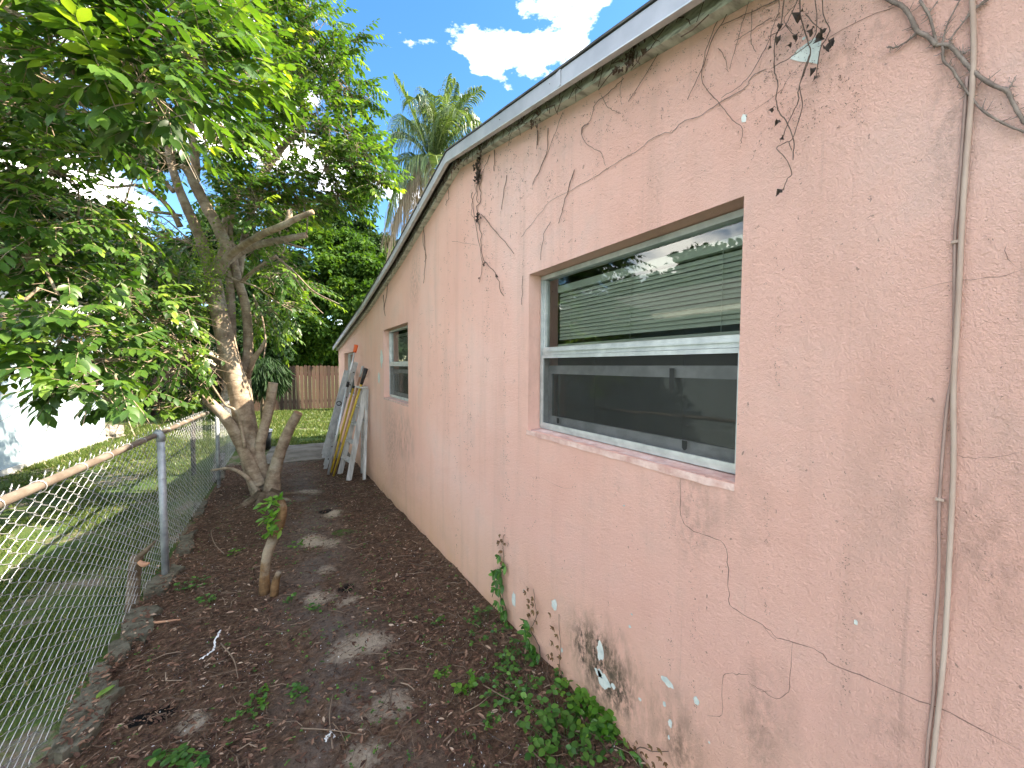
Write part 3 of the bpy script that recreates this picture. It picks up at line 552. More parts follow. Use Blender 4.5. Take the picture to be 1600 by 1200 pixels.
# vine litter caught on the fascia
b = MB()
for _ in range(260):
    u = rng.random()**.8; y = .35+u*4.2; base = np.array([1.10, y, T(y)-.09+rng.random()*.07]); d = unit([-.25*rng.random(), rng.normal(), rng.normal()*.8]); L_ = .02+.07*rng.random(); q = base+d*L_; q[0] = min(q[0], 1.10)
    b.tube([base, (base+q)/2+rng.normal(size=3)*.004, q], .0011+.001*rng.random(), 3)
for y in (1.0, 1.02, 2.55, 2.6, 2.2, 1.6): 
    for _ in range(14): dry_leaf(b, np.array([1.09, y+rng.normal()*.03, T(y)-.08+rng.normal()*.02]), .012+.015*rng.random())
tag(b.build('vine_debris', M['deadvine']), 'dry tangled vine scraps caught along the white board under the eave', 'vine', kind='stuff')
# little rootlet scars left all over the upper wall
b = MB(); cols = [(px, y0, y1) for px, y0, y1 in ((700, 300, 700), (730, 320, 760), (760, 300, 600), (690, 420, 620), (675, 480, 640), (790, 420, 900), (715, 560, 860), (735, 640, 760), (1045, 760, 1060), (1083, 800, 1150), (1197, 700, 960), (1320, 780, 1110), (655, 380, 600), (835, 740, 830), (900, 620, 760), (960, 700, 780), (880, 330, 420), (1215, 380, 620), (628, 520, 640))]
pts = []
for px, y0, y1 in cols:
    for _ in range(int((y1-y0)/7)): pts.append((px+rng.normal()*3, y0+(y1-y0)*rng.random()))
for _ in range(1000): pts.append((720+560*rng.random()**.9, None))
for _ in range(330): pts.append((1180+170*rng.random(), 10+190*rng.random()**1.3))
for _ in range(40): pts.append((1380+200*rng.random(), 30+1000*rng.random()))
for px, py in pts:
    if py is None:
        top = 262-(px-700)*.60; py = top+20+rng.exponential(90)
    c = on_wall(px, py, 1.1475)
    if any(w[0]-.03 < c[1] < w[1]+.03 and w[2]-.05 < c[2] < w[3]+.03 for w in opens) or c[2] > T(c[1])-.11: continue
    ang = rng.normal()*.9+1.2; fs = float(np.clip(c[1]/2.2, .40, 1)); 
    if rng.random() > .5+.5*fs: continue
    for k in range(rng.integers(1, 6)):
        cc = c+np.array([0, rng.normal()*.010, rng.normal()*.013])*fs; l = (.0015+.006*rng.random()**1.5)*fs; ang += rng.normal()*.5; d = np.array([0, math.cos(ang), math.sin(ang)])*l; n_ = np.array([0, -d[2], d[1]]); n_ = n_/np.linalg.norm(n_)*(.0007+.0011*rng.random())*fs
        b.add([cc-d, cc+n_, cc+d, cc-n_, cc+(-.0018, 0, 0)], [(0, 1, 4), (1, 2, 4), (2, 3, 4), (3, 0, 4)])
tag(b.build('vine_rootlets', M['deadvine']), 'small dark rootlet scars speckled over the upper pink wall', 'vine remains', kind='stuff')

# ------------------------------------------------------------------ neighbour's house, back fence
pA, pB = on_ground(165, 688), on_ground(0, 742); dirn = unit(pB-pA)*np.array([1, 1, 0]); nrm = np.array([dirn[1], -dirn[0], 0]); nrm = nrm if nrm[0] < 0 else -nrm
nb = empty('neighbour_house', pA, 'pale blue house partly hidden behind the leaves at the left', 'house')
pA0 = pA.copy(); pA0[2] = gz(10)
def nbox(s0, s1, n0, n1, z0, z1, name, material, par=None):
    b = MB(); V = [pA0*(1, 1, 0)+dirn*s+nrm*n+np.array([0, 0, z]) for s in (s0, s1) for n in (n0, n1) for z in (z0, z1)]
    b.add(V, [(0, 1, 3, 2), (4, 6, 7, 5), (0, 4, 5, 1), (2, 3, 7, 6), (0, 2, 6, 4), (1, 5, 7, 3)]); return b.build(name, material, par or nb)
z0 = float(gz(10)); ws0, ws1 = 2.8, 4.4
nbox(0, ws0, 0, 7, z0+.07, 2.5, 'wall', M['nbr']); nbox(ws1, 14, 0, 7, z0+.07, 2.5, 'wall', M['nbr']); nbox(ws0+.001, ws1-.001, 0, 7, z0+.07, 1.48, 'wall', M['nbr']); nbox(ws0+.001, ws1-.001, 0, 7, 2.25, 2.5, 'wall', M['nbr'])
nbox(-.03, 14, -.04, 7, z0-.2, z0+.068, 'footing', M['nbr_foot'])
wn = nbox(ws0+.02, ws1-.02, .10, .14, 1.5, 2.24, 'window', M['black']); nbox(ws0-.04, ws1+.06, -.05, .099, 1.43, 1.478, 'sill', M['nbr'], wn); nbox((ws0+ws1)/2-.02, (ws0+ws1)/2+.02, .06, .0995, 1.5, 2.24, 'mullion', M['alu'], wn)
nbox(-.5, 14.4, -.5, 7.4, 2.51, 2.62, 'eave', M['board'])
b = MB(); V = []
for s, n, z in ((-.5, -.5, 2.63), (14.4, -.5, 2.63), (14.4, 7.4, 2.63), (-.5, 7.4, 2.63), (3, 3.4, 3.9), (11, 3.4, 3.9)): V.append(pA0*(1, 1, 0)+dirn*s+nrm*n+np.array([0, 0, z]))
b.add(V, [(0, 1, 5, 4), (2, 3, 4, 5)]); b.f.append(np.array([(3, 0, 4), (1, 2, 5)])); b.build('roof', M['shingle'], nb)
f0, f1 = on_ground(455, 639), on_ground(526, 639); fy = 17.6
wf = empty('wooden_fence', (1, fy, gz(12)), 'brown vertical board fence across the far end of the back lawn', 'fence')
me = None
for i in range(96):
    if me is None:
        b = MB(); w = .066; b.add([(x, y, z) for y in (-.009, .009) for x, z in ((-w, 0), (w, 0), (w, 1.76), (w-.03, 1.8), (-w+.03, 1.8), (-w, 1.76))], [(0, 1, 7, 6), (1, 2, 8, 7), (3, 4, 10, 9), (5, 0, 6, 11)])
        b.f.append(np.array([(0, 5, 4, 3, 2, 1)])); b.f.append(np.array([(6, 7, 8, 9, 10, 11)])); b.f.append(np.array([(2, 3, 9, 8), (4, 5, 11, 10)])); me = b.mesh('plank', M['plank'])
    o = link('plank', me, None, wf); o.location = (-8.2+i*.1415, fy+rng.normal()*.004, gz(12)-.02+rng.normal()*.012); o.rotation_euler = (0, rng.normal()*.002, rng.normal()*.02)
for z in (.3, 1.4):
    b = MB(); b.box((-8.3, fy+.03, z-.25), (5.4, fy+.07, z-.16)); b.build('fence_rail', M['plank'], wf)

# ------------------------------------------------------------------ chain-link fence
FX = -.83; railz = lambda y: 1.077-.034*(y-2.0)
cf = empty('chain_link_fence', (FX, 4, gz(4)), 'galvanised chain link fence with a rusty top rail along the left of the path', 'fence')
b = MB(); ys = np.arange(.2, 12.1, .4); b.tube([(FX, y, railz(y)) for y in ys], .019, 14); b.build('top_rail', M['rail'], cf, True)
posts = [on_ground(249, 905)[1], on_ground(332, 762)[1]]; posts = [posts[0]-2.9]+posts+[posts[1]+2.9]
for y in posts:
    b = MB(); zt = railz(y)+.0; b.tube([(FX+.035, y, gz(y)-.2), (FX+.035, y, zt-.02)], .024, 14); b.build('fence_post', M['post'], cf, True)
    b = MB(); b.tube([(FX+.035, y, zt-.045), (FX+.035, y, zt-.01), (FX+.02, y, zt+.02), (FX, y, zt+.032)], [.0275, .0275, .027, .018], 14); b.build('post_cap', M['post'], cf, True)
    b = MB(); b.tube([(FX+.035+.027*math.cos(a), y+.027*math.sin(a), zt-.33) for a in np.linspace(0, 6.28, 14)], .0018, 4); b.build('tie', M['galv'], cf)
p_w, p_h = .056, .055; nz_ = 19
def wire_mesh(ph_):
    P = []; H = nz_*p_h
    for k in range(nz_*2+1):
        sgn = 1 if (k+ph_) % 2 == 0 else -1; z = k*p_h/2
        P += [(-sgn*.0024, sgn*(p_w/2-.004), z-.0055), (sgn*.0016, sgn*(p_w/2+.0004), z), (sgn*.0024, sgn*(p_w/2-.004), z+.0055)]
    P += [(.0, 0, nz_*p_h+.020), (.004, .006, nz_*p_h+.040), (0, .016, nz_*p_h+.046), (-.004, .020, nz_*p_h+.036), (0, .012, nz_*p_h+.026), (.002, -.004, nz_*p_h+.034)] if ph_ == 0 else [(0, -.004, nz_*p_h+.018), (.003, 0, nz_*p_h+.03)]
    b = MB(); b.tube(P, .0017, 4); return b.mesh('wire', M['galv'], True)
wm = [wire_mesh(0), wire_mesh(1)]
y = 1.0; i = 0
while y < 11.9:
    o = link('wire', wm[i % 2], None, cf); o.location = (FX-.020+rng.normal()*.001, y, railz(y)-nz_*p_h-.004+rng.normal()*.002); o.rotation_euler = (rng.normal()*.006, 0, 0); y += p_w; i += 1
for y in np.arange(1.3, 11.5, .33):
    yy = y+rng.normal()*.03; b = MB(); b.tube([(FX+.0235*math.cos(a), yy+.006*math.cos(a), railz(yy)-.003+.0255*math.sin(a)) for a in np.linspace(-2.2, 3.4, 14)], .0016, 4); b.build('tie', M['galv'], cf)

# ------------------------------------------------------------------ leaves
def leaf_template(fine=False):
    rows = [(0, 0), (.18, .27), (.45, .42), (.72, .33), (.9, .14), (1.0, 0)] if fine else [(0, 0), (.25, .34), (.62, .40), (1.0, 0)]
    V = []; idx = []
    for t_, w in rows:
        zc = -.16*t_*t_; e = len(V)
        if w == 0: V.append((t_, 0, zc)); idx.append((e,))
        else: V += [(t_, -w*.5, zc+.05), (t_, 0, zc), (t_, w*.5, zc+.05)]; idx.append((e, e+1, e+2))
    F = []
    for a, c in zip(idx[:-1], idx[1:]):
        if len(a) == 1: F += [(a[0], c[1], c[0], c[0]), (a[0], c[2], c[1], c[1])]
        elif len(c) == 1: F += [(a[0], a[1], c[0], c[0]), (a[1], a[2], c[0], c[0])]
        else: F += [(a[0], a[1], c[1], c[0]), (a[1], a[2], c[2], c[1])]
    return np.array(V), F
def template_faces(F):
    tri = [(f[0], f[1], f[2]) for f in F if f[2] == f[3]]; quad = [f for f in F if f[2] != f[3]]
    return np.array(tri, int).reshape(-1, 3), np.array(quad, int).reshape(-1, 4)
def add_leaves(b, pos, D, Nn, s, a, fine=False, wid=1.0):
    """pos, direction D, normal Nn (n,3), size s (n,)"""
    V0, F0 = leaf_template(fine); tri, quad = template_faces(F0); D = unit(D); Sd = unit(np.cross(Nn, D)); Nn = np.cross(D, Sd); n = len(pos); k = len(V0)
    sc = s[:, None, None]
    V = pos[:, None, :]+sc*(V0[None, :, 0:1]*D[:, None, :]+V0[None, :, 1:2]*wid*Sd[:, None, :]+V0[None, :, 2:3]*Nn[:, None, :])
    off = (np.arange(n)*k)[:, None, None]; b0 = b.n
    b.v.append(V.reshape(-1, 3)); b.a.append(np.repeat(a, k)); b.n += n*k
    if len(tri): b.f.append((tri[None]+off).reshape(-1, 3)+b0)
    if len(quad): b.f.append((quad[None]+off).reshape(-1, 4)+b0)
def sprays(C, D, Lg, leaf, nleaf, droop=.25, flat=1.0):
    """n shoots with two ranks of leaves: returns leaf arrays and stem polylines"""
    n = len(C); D = unit(D); up = np.array([0, 0, 1.0]); Sd = unit(np.cross(D, up)+rng.normal(size=(n, 3))*.15); Un = unit(np.cross(Sd, D))
    pos, dd, nn, ss, aa, stems = [], [], [], [], [], []
    tone = np.clip(rng.normal(.42, .2, n), 0, 1)
    for k in range(nleaf):
        t_ = (k+.6)/nleaf; sg = 1 if k % 2 else -1
        p = C+D*(Lg*t_)[:, None]+np.array([0, 0, -1])*(droop*Lg*t_*t_)[:, None]
        ld = D*(.45+.5*t_)+Sd*sg*(1.0-.55*t_)+rng.normal(size=(n, 3))*.14+np.array([0, 0, -.38-.3*rng.random()])
        if k == nleaf-1: ld = D+np.array([0, 0, -.4])
        pos.append(p); dd.append(ld); nn.append(Un+rng.normal(size=(n, 3))*.22+np.array([0, 0, .2])); ss.append(leaf*(.72+.5*rng.random(n))*(1.0-.35*abs(t_-.55)))
        aa.append(np.clip(tone+rng.normal(size=n)*.08+(.28 if t_ > .8 else 0)*rng.random(n), 0, 1))
    return [np.concatenate(q) for q in (pos, dd, nn, ss, aa)]
def ell(c, r, n, shell=.55):
    v = unit(rng.normal(size=(n, 3))); rad = (shell**3+(1-shell**3)*rng.random(n))**(1/3); return np.asarray(c)+v*rad[:, None]*np.asarray(r), v

# ------------------------------------------------------------------ the big garden tree
base_p = on_ground(415, 785)
tree = empty('garden_tree', base_p, 'leafy multi-stemmed tree with sawn limbs standing between path and wire fence', 'tree')
def limb(P, name='branch', k=6, n=10, wob=.08, endcut=False, m='bark', par=None):
    P = curve(P, k); Q = np.array([at(p[0], p[1], p[2]) for p in P]); cs = np.array([1/math.hypot(1, (p[0]-CX)/FPX) for p in P]); R = np.array([p[3]/FPX*p[2] for p in P])*cs*.97; b = MB(); b.tube(Q, R, n, wob=wob); o = b.build(name, M[m], par or tree, True)
    if endcut:
        d = unit(Q[-1]-Q[-2]); b = MB(); b.tube([Q[-1]-d*.002, Q[-1]+d*.004], [R[-1]*1.0, R[-1]*.93], 12); b.build('saw_cut', M['cut'], o)
    return Q
SK = []
SK.append(limb([(425, 800, 5.05, 27), (412, 765, 5.1, 22), (400, 735, 5.1, 20), (385, 680, 5.1, 18.5), (375, 620, 5.1, 18), (357, 550, 5.1, 17), (343, 490, 5.1, 15), (332, 430, 5.1, 13.5), (322, 395, 5.1, 11)], 'trunk', n=16, wob=.05))
SK.append(limb([(322, 402, 5.1, 11), (310, 365, 5.05, 9.5), (292, 325, 5.0, 9), (278, 290, 4.95, 8), (268, 255, 4.9, 7.5), (262, 215, 4.8, 8), (245, 150, 4.6, 7), (225, 80, 4.4, 5), (205, 10, 4.2, 3)]))
SK.append(limb([(335, 430, 5.1, 15), (352, 395, 5.1, 12), (343, 360, 5.1, 11), (322, 322, 5.1, 10.5), (305, 290, 5.05, 10), (296, 272, 5.0, 8), (283, 258, 4.9, 5)]))
SK.append(limb([(303, 288, 5.05, 8.5), (306, 262, 5.05, 8), (303, 232, 5.0, 8), (298, 190, 4.95, 7), (310, 110, 4.8, 5.5), (330, 30, 4.6, 4)]))
SK.append(limb([(332, 432, 5.1, 10), (350, 408, 5.02, 7.5), (378, 385, 4.95, 6.8), (410, 366, 4.85, 6.4), (440, 353, 4.8, 6), (462, 342, 4.78, 5.2), (489, 331, 4.75, 4.2)], endcut=True))
SK.append(limb([(447, 352, 4.8, 6), (452, 340, 4.8, 5.5), (452, 330, 4.8, 5)], endcut=True))
SK.append(limb([(330, 432, 5.1, 14), (355, 408, 5.2, 8), (395, 385, 5.3, 6.8), (440, 375, 5.35, 6.2), (479, 367, 5.4, 5)], endcut=True))
SK.append(limb([(440, 377, 5.3, 3), (460, 384, 5.3, 2.2), (480, 389, 5.3, 1.6)]))
SK.append(limb([(395, 700, 5.3, 14), (384, 600, 5.35, 9), (388, 540, 5.4, 8.5), (384, 480, 5.4, 8.2), (372, 440, 5.35, 8), (366, 410, 5.3, 7.5), (358, 360, 5.4, 6.5), (372, 300, 5.6, 5)]))
SK.append(limb([(372, 620, 5.3, 8), (363, 540, 5.35, 8), (361, 480, 5.35, 7.5), (358, 430, 5.3, 7.5), (350, 380, 5.3, 7), (352, 340, 5.3, 5)]))
SK.append(limb([(386, 592, 5.35, 5.5), (396, 562, 5.25, 5), (408, 545, 5.2, 4), (415, 530, 5.2, 2.2)]))
SK.append(limb([(378, 440, 5.35, 4), (395, 425, 5.3, 4), (415, 412, 5.25, 4.5), (432, 400, 5.2, 3.5)]))
SK.append(limb([(432, 402, 5.2, 2), (460, 425, 5.2, 1.6), (490, 455, 5.15, 1.2), (530, 475, 5.1, .6)]))
SK.append(limb([(440, 405, 5.2, 1.5), (465, 440, 5.2, 1.3), (485, 470, 5.15, .8), (505, 490, 5.15, .5)]))
SK.append(limb([(350, 430, 5.15, 2.5), (375, 440, 5.1, 2), (400, 448, 5.05, 1.5), (430, 470, 5.0, .9), (455, 485, 5, .5)]))
SK.append(limb([(395, 460, 5.1, 1.6), (408, 490, 5.1, 1.6), (415, 530, 5.1, 1.4), (412, 560, 5.1, 1)]))
SK.append(limb([(372, 430, 5.5, 7), (385, 360, 5.7, 6.5), (405, 290, 5.9, 6), (430, 245, 6.0, 6), (452, 218, 6.0, 5.5), (468, 203, 6.0, 5)]))
SK.append(limb([(468, 204, 6.0, 4.5), (472, 180, 6.0, 3.5), (468, 120, 6, 2.8), (480, 40, 6, 2)]))
SK.append(limb([(468, 204, 6.0, 3.5), (500, 210, 5.9, 2.8), (535, 235, 5.8, 2.2), (575, 270, 5.7, 1.4)]))
SK.append(limb([(282, 355, 5.0, 6), (268, 330, 4.9, 5), (245, 305, 4.8, 4.5), (215, 290, 4.6, 3.2), (180, 292, 4.4, 2.2), (140, 285, 4.2, 1.6)]))
SK.append(limb([(272, 300, 4.95, 5), (258, 285, 4.9, 4.5), (248, 275, 4.8, 3.5), (238, 262, 4.7, 3)]))
SK.append(limb([(285, 337, 5.0, 2.5), (260, 334, 4.9, 2.2), (230, 330, 4.8, 1.5)]))
SK.append(limb([(312, 388, 5.0, 2.5), (285, 376, 4.9, 2.2), (245, 370, 4.7, 1.6), (200, 380, 4.5, 1)]))
SK.append(limb([(372, 650, 5.2, 9), (358, 600, 5.2, 6), (340, 565, 5.15, 5), (318, 553, 5.0, 4), (270, 527, 4.6, 3.2), (225, 500, 4.2, 2.8), (150, 480, 3.7, 2.2), (60, 450, 3.2, 1.5)]))
SK.append(limb([(350, 590, 5.2, 3), (320, 566, 5.0, 2), (262, 582, 4.6, 1.8), (230, 570, 4.3, 1.4), (180, 560, 3.7, 1.2)]))
SK.append(limb([(315, 560, 4.9, 2), (280, 545, 4.6, 1.8), (240, 560, 4.2, 1.6), (200, 590, 3.6, 1.5), (150, 600, 3.0, 1.5), (110, 612, 2.7, 1.2)]))
# basal stems, some sawn off
SK.append(limb([(405, 760, 4.95, 14), (390, 725, 4.95, 11), (374, 690, 4.95, 10.5), (357, 660, 4.9, 10), (340, 640, 4.88, 9.5), (322, 624, 4.85, 8.5)], endcut=True, n=12))
SK.append(limb([(418, 765, 5.1, 17), (406, 725, 5.1, 12), (406, 695, 5.1, 9.5), (415, 660, 5.15, 8.5), (422, 630, 5.2, 8.5), (427, 598, 5.2, 8)], n=12))
SK.append(limb([(425, 775, 4.95, 16), (427, 745, 4.95, 12), (435, 715, 4.95, 10), (444, 690, 4.95, 9.5), (455, 665, 4.95, 8.5), (466, 645, 4.95, 8)], n=12, endcut=True))
SK.append(limb([(404, 770, 4.9, 7), (385, 745, 4.85, 4), (360, 732, 4.8, 3), (330, 735, 4.8, 2)]))
SK.append(limb([(383, 700, 4.85, 3), (375, 660, 4.82, 2.6), (366, 640, 4.82, 2.4), (352, 632, 4.8, 2), (330, 600, 4.8, 1.5)]))
for (px, py, a_, d_) in ((415, 800, 1.2, .5), (395, 800, .8, .4)):
    pass
b = MB()                                   # surface roots
for ang, L_ in ((-2.6, .55), (-1.9, .5), (-.6, .45), (.4, .5), (3.0, .4), (-1.2, .35)):
    d = np.array([math.cos(ang), math.sin(ang), 0]); P = [base_p+d*.05+np.array([0, 0, .12]), base_p+d*L_*.35+np.array([0, 0, .055]), base_p+d*L_*.7+np.array([.02, 0, .01]), base_p+d*L_+np.array([0, 0, -.05])]; b.tube(curve(P, 4), np.linspace(.055, .012, 13), 8, wob=.15)
b.build('root', M['bark_dark'], tree, True)
skp = np.concatenate(SK)
# blobs: px, py, depth, radius m, shoots, shoot length, leaf length
BL = [(20, 20, 2.9, .55, 46, .42, .115), (110, 35, 2.5, .5, 50, .42, .12), (215, 40, 2.5, .5, 46, .42, .12), (300, 90, 2.7, .38, 34, .4, .12), (240, 150, 2.35, .26, 22, .36, .12), (120, 150, 2.9, .5, 46, .42, .115), (30, 150, 3.2, .5, 34, .42, .11),
      (20, 290, 3.3, .55, 46, .4, .11), (95, 265, 3.6, .5, 38, .4, .11), (40, 400, 3.4, .5, 44, .4, .11), (120, 360, 3.8, .5, 42, .4, .11), (20, 500, 3.0, .35, 26, .4, .115), (95, 520, 2.9, .32, 24, .4, .12), (160, 560, 3.0, .30, 20, .38, .115), (60, 590, 2.6, .16, 7, .34, .11), (170, 625, 2.7, .18, 11, .34, .115),
      (180, 460, 4.0, .5, 50, .38, .10), (250, 500, 4.3, .45, 44, .36, .095), (290, 560, 4.7, .4, 36, .34, .09), (190, 400, 4.5, .45, 34, .36, .10), (240, 430, 4.9, .4, 34, .34, .09), (150, 220, 4.0, .4, 26, .38, .105), (215, 230, 4.0, .35, 22, .38, .105), (250, 240, 3.9, .3, 20, .36, .10),
      (330, 190, 4.4, .4, 40, .36, .10), (290, 30, 3.6, .5, 44, .4, .11), (380, 110, 4.6, .5, 46, .36, .10), (360, 20, 4.6, .5, 40, .36, .10), (345, 240, 5.2, .3, 24, .34, .09), (400, 235, 5.0, .35, 26, .34, .09), (440, 180, 5.6, .45, 40, .34, .095), (420, 60, 5.6, .5, 44, .34, .095), (490, 60, 5.8, .45, 38, .34, .095), (520, 120, 5.8, .38, 26, .36, .095), (480, 10, 5.8, .35, 16, .34, .09),
      (500, 190, 5.6, .45, 44, .34, .095), (560, 250, 5.3, .30, 28, .36, .095), (505, 265, 5.4, .45, 44, .34, .095), (440, 290, 5.2, .35, 34, .34, .09), (400, 315, 5.0, .32, 34, .34, .09), (470, 315, 5.3, .22, 14, .34, .09), (350, 300, 5.6, .3, 22, .32, .09), (395, 350, 5.6, .3, 22, .32, .09), (570, 150, 5.7, .13, 5, .34, .09), (440, 330, 6.2, .4, 24, .34, .09), (540, 60, 5.8, .2, 8, .34, .09), (545, 140, 5.8, .25, 12, .34, .09), (545, 215, 5.6, .3, 20, .34, .09), (590, 285, 5.3, .16, 8, .34, .09), (530, 305, 5.4, .3, 20, .34, .09), (465, 120, 5.8, .4, 26, .34, .09), (395, 395, 6.0, .35, 18, .34, .09), (425, 440, 6.2, .35, 18, .34, .09), (480, 455, 6.0, .2, 7, .34, .085), (410, 510, 6.0, .3, 14, .32, .085),
      (440, 430, 5.2, .20, 12, .36, .085), (440, 400, 5.4, .18, 8, .34, .085), (420, 480, 5.4, .22, 14, .34, .085), (455, 480, 5.2, .12, 5, .32, .085), (310, 470, 5.4, .4, 34, .34, .09), (300, 620, 5.0, .25, 14, .3, .085), (210, 590, 4.2, .25, 12, .34, .10), (250, 640, 4.4, .18, 6, .3, .10), (225, 660, 4.4, .12, 3, .25, .10),
      (60, -60, 3.2, .5, 30, .42, .115), (380, -40, 5.2, .5, 30, .4, .1), (-80, 150, 3.2, .8, 50, .42, .115), (-100, 400, 3.4, .8, 50, .42, .115), (300, 380, 5.8, .5, 26, .36, .09), (200, 320, 5.6, .5, 22, .36, .09)]
acc = []; twb = MB(); brb = MB(); nodes = [q for q in skp]
BL.sort(key=lambda B: min(np.linalg.norm(skp-at(*B[:3]), axis=1)))
for px, py, d, r, n, Lg, lf in BL:
    c = at(px, py, d); n = int(n*(1.45 if d < 4.9 else 2.3)); r = r*(1 if d < 4.9 else 1.08); C, v = ell(c, (r, r, r*.85), n, .15); D = v*.8+unit(c-at(330, 400, 5.1))*.7+rng.normal(size=(n, 3))*.6; D[:, 2] *= .5; D[:, 2] -= .05
    L_ = Lg*(.7+.6*rng.random(n)); P_, DD, NN, SS, AA = sprays(C, D, L_, lf, 12, .22); acc.append((P_, DD, NN, SS, AA)); D = unit(D)
    for k in range(n):
        q = C[k]; Pt = [q-D[k]*.12+np.array([0, 0, .015]), q+D[k]*L_[k]*.5+np.array([0, 0, -.055*L_[k]]), q+D[k]*L_[k]+np.array([0, 0, -.22*L_[k]])]; twb.tube(Pt, [.0032, .0024, .0012], 3, cap=False)
    nd = np.array(nodes); s = nd[np.argmin(((nd-c)**2).sum(1))]; nodes.append(c)
    P_ = curve([s, (s+c)/2+np.array([0, 0, .12])*r+rng.normal(size=3)*.05, c], 5); brb.tube(P_, np.linspace(.012, .006, len(P_)), 6); nodes += list(P_[2:-1:2])
    for k in range(0, n, 3):
        P2 = [c+(s-c)*.15*rng.random(), (c+C[k])/2+rng.normal(size=3)*.03, C[k]]; brb.tube(P2, [.006, .0045, .003], 4, cap=False)
P_, DD, NN, SS, AA = [np.concatenate([a[i] for a in acc]) for i in range(5)]
# keep the foliage clear of the pink wall, the viewer and the trunk's lit front
u, v, w = proj(P_)
keep = ((P_[:, 0] < .95) | (P_[:, 2] > 3.4)) & (np.linalg.norm(P_-EYE, axis=1) > 1.7) & (P_[:, 2] > .75)
cleanb = [((262, 240), (334, 420), 24), ((332, 400), (392, 720), 32), ((305, 200), (300, 290), 14), ((296, 262), (352, 400), 20), ((352, 400), (495, 322), 17), ((355, 412), (485, 365), 15), ((384, 430), (388, 590), 14), ((362, 430), (364, 560), 12), ((420, 258), (470, 200), 12)]
U = np.stack([u, v], 1)
for a, c, rad in cleanb:
    a = np.array(a, float); c = np.array(c, float); t_ = np.clip(((U-a)@(c-a))/((c-a)@(c-a)), 0, 1); dd = np.linalg.norm(U-(a+t_[:, None]*(c-a)), axis=1); keep &= ~((dd < rad) & (w < 5.5) & (rng.random(len(w)) < .93))
for gx, gy, gr in ((222, 300, 26), (185, 285, 22), (150, 305, 22), (12, 95, 22), (20, 160, 18), (500, 165, 16), (475, 232, 14), (520, 205, 10), (505, 290, 12), (490, 385, 26), (110, 640, 25), (60, 690, 40), (10, 640, 30), (285, 700, 40)):
    keep &= ~((np.hypot(u-gx, v-gy) < gr*(.8+.4*rng.random(len(u)))) & (rng.random(len(u)) < .9))
keep &= ~((v > 650) & (w > 0) & (u < 340))
P_, DD, NN, SS, AA, u, v, w = [q[keep] for q in (P_, DD, NN, SS, AA, u, v, w)]
vis = (u > 0) & (u < 1600) & (v > 0) & (v < 1200) & (w > 0); score = np.where(vis, SS/np.maximum(w, .5), 0); big = np.argsort(-score)[:290]
mask = np.ones(len(u), bool); mask[big] = False
cm = MB(); add_leaves(cm, P_[mask], DD[mask], NN[mask], SS[mask], AA[mask], wid=1.15); o = cm.build('foliage', M['leaf'], tree, True); o['kind'] = 'stuff'
lm = []
for q in range(6):
    b = MB(); add_leaves(b, np.zeros((1, 3)), np.array([[1., 0, 0]]), np.array([[0, 0, 1.]]), np.array([1.0]), np.array([.15+.15*q]), True); lm.append(b.mesh('leaf', M['leaf'], True))
for i in big:
    D = unit(DD[i]); Sd = unit(np.cross(NN[i], D)); Z = np.cross(D, Sd); o = bpy.data.objects.new('leaf', lm[int(min(5, max(0, (AA[i]-.1)/.15)))]); COL.objects.link(o); o.parent = tree; s = SS[i]*1.05
    mw = Matrix(((D[0]*s, Sd[0]*s, Z[0]*s, P_[i][0]), (D[1]*s, Sd[1]*s, Z[1]*s, P_[i][1]), (D[2]*s, Sd[2]*s, Z[2]*s, P_[i][2]), (0, 0, 0, 1))); o.matrix_parent_inverse = tree.matrix_basis.inverted(); o.matrix_basis = mw
o = twb.build('twigs', M['bark'], tree); o['kind'] = 'stuff'; o = brb.build('small_branches', M['bark'], tree, True); o['kind'] = 'stuff'
# epicormic fuzz of tiny leaves round the fork
b = MB(); n = 1500; Q = skp[rng.integers(0, len(SK[0]), n)]; Q = at(328, 430, 4.95)+rng.normal(size=(n, 3))*np.array([.10, .12, .30]); add_leaves(b, Q, rng.normal(size=(n, 3)), rng.normal(size=(n, 3)), .02+.025*rng.random(n), .55+.45*rng.random(n)); o = b.build('sprouts', M['leaf'], tree); o['kind'] = 'stuff'
b = MB()                                   # bare dry twigs inside the crown
for _ in range(46):
    q = at(205+60*rng.random(), 335+70*rng.random(), 4.7); P = [q]
    d = unit(rng.normal(size=3)*[1, 1, .8]+[-.3, 0, -.3])
    for k in range(4): d = unit(d+rng.normal(size=3)*.35); P.append(P[-1]+d*.07)
    b.tube(P, [.005, .004, .003, .002, .001], 4)
for _ in range(60):
    q = at(230+110*rng.random(), 520+90*rng.random(), 4.9); P = [q]; d = unit(rng.normal(size=3)+[-.3, 0, 0])
    for k in range(5): d = unit(d+rng.normal(size=3)*.4); P.append(P[-1]+d*.07)
    b.tube(P, [.004, .0035, .003, .002, .0015, .001], 4)
o = b.build('dry_twigs', M['bark'], tree); o['kind'] = 'stuff'
# dark clump (old nest) wedged in the crown
nn_ = empty('nest', at(236, 262, 4.55), 'black tangled clump like an old nest caught on a branch of the garden tree', 'nest')
b = MB()
for cc, rr, n in (((219, 243, 4.5), .065, 60), ((238, 266, 4.55), .085, 90)):
    c = at(*cc)
    for _ in range(n):
        v1, v2, v3 = unit(rng.normal(size=(3, 3))); b.tube(curve([c+v1*rr*rng.random(), c+v2*rr*.9, c+v3*rr*1.1], 4), .0035, 3)
b.build('nest_fibres', M['black'], nn_)

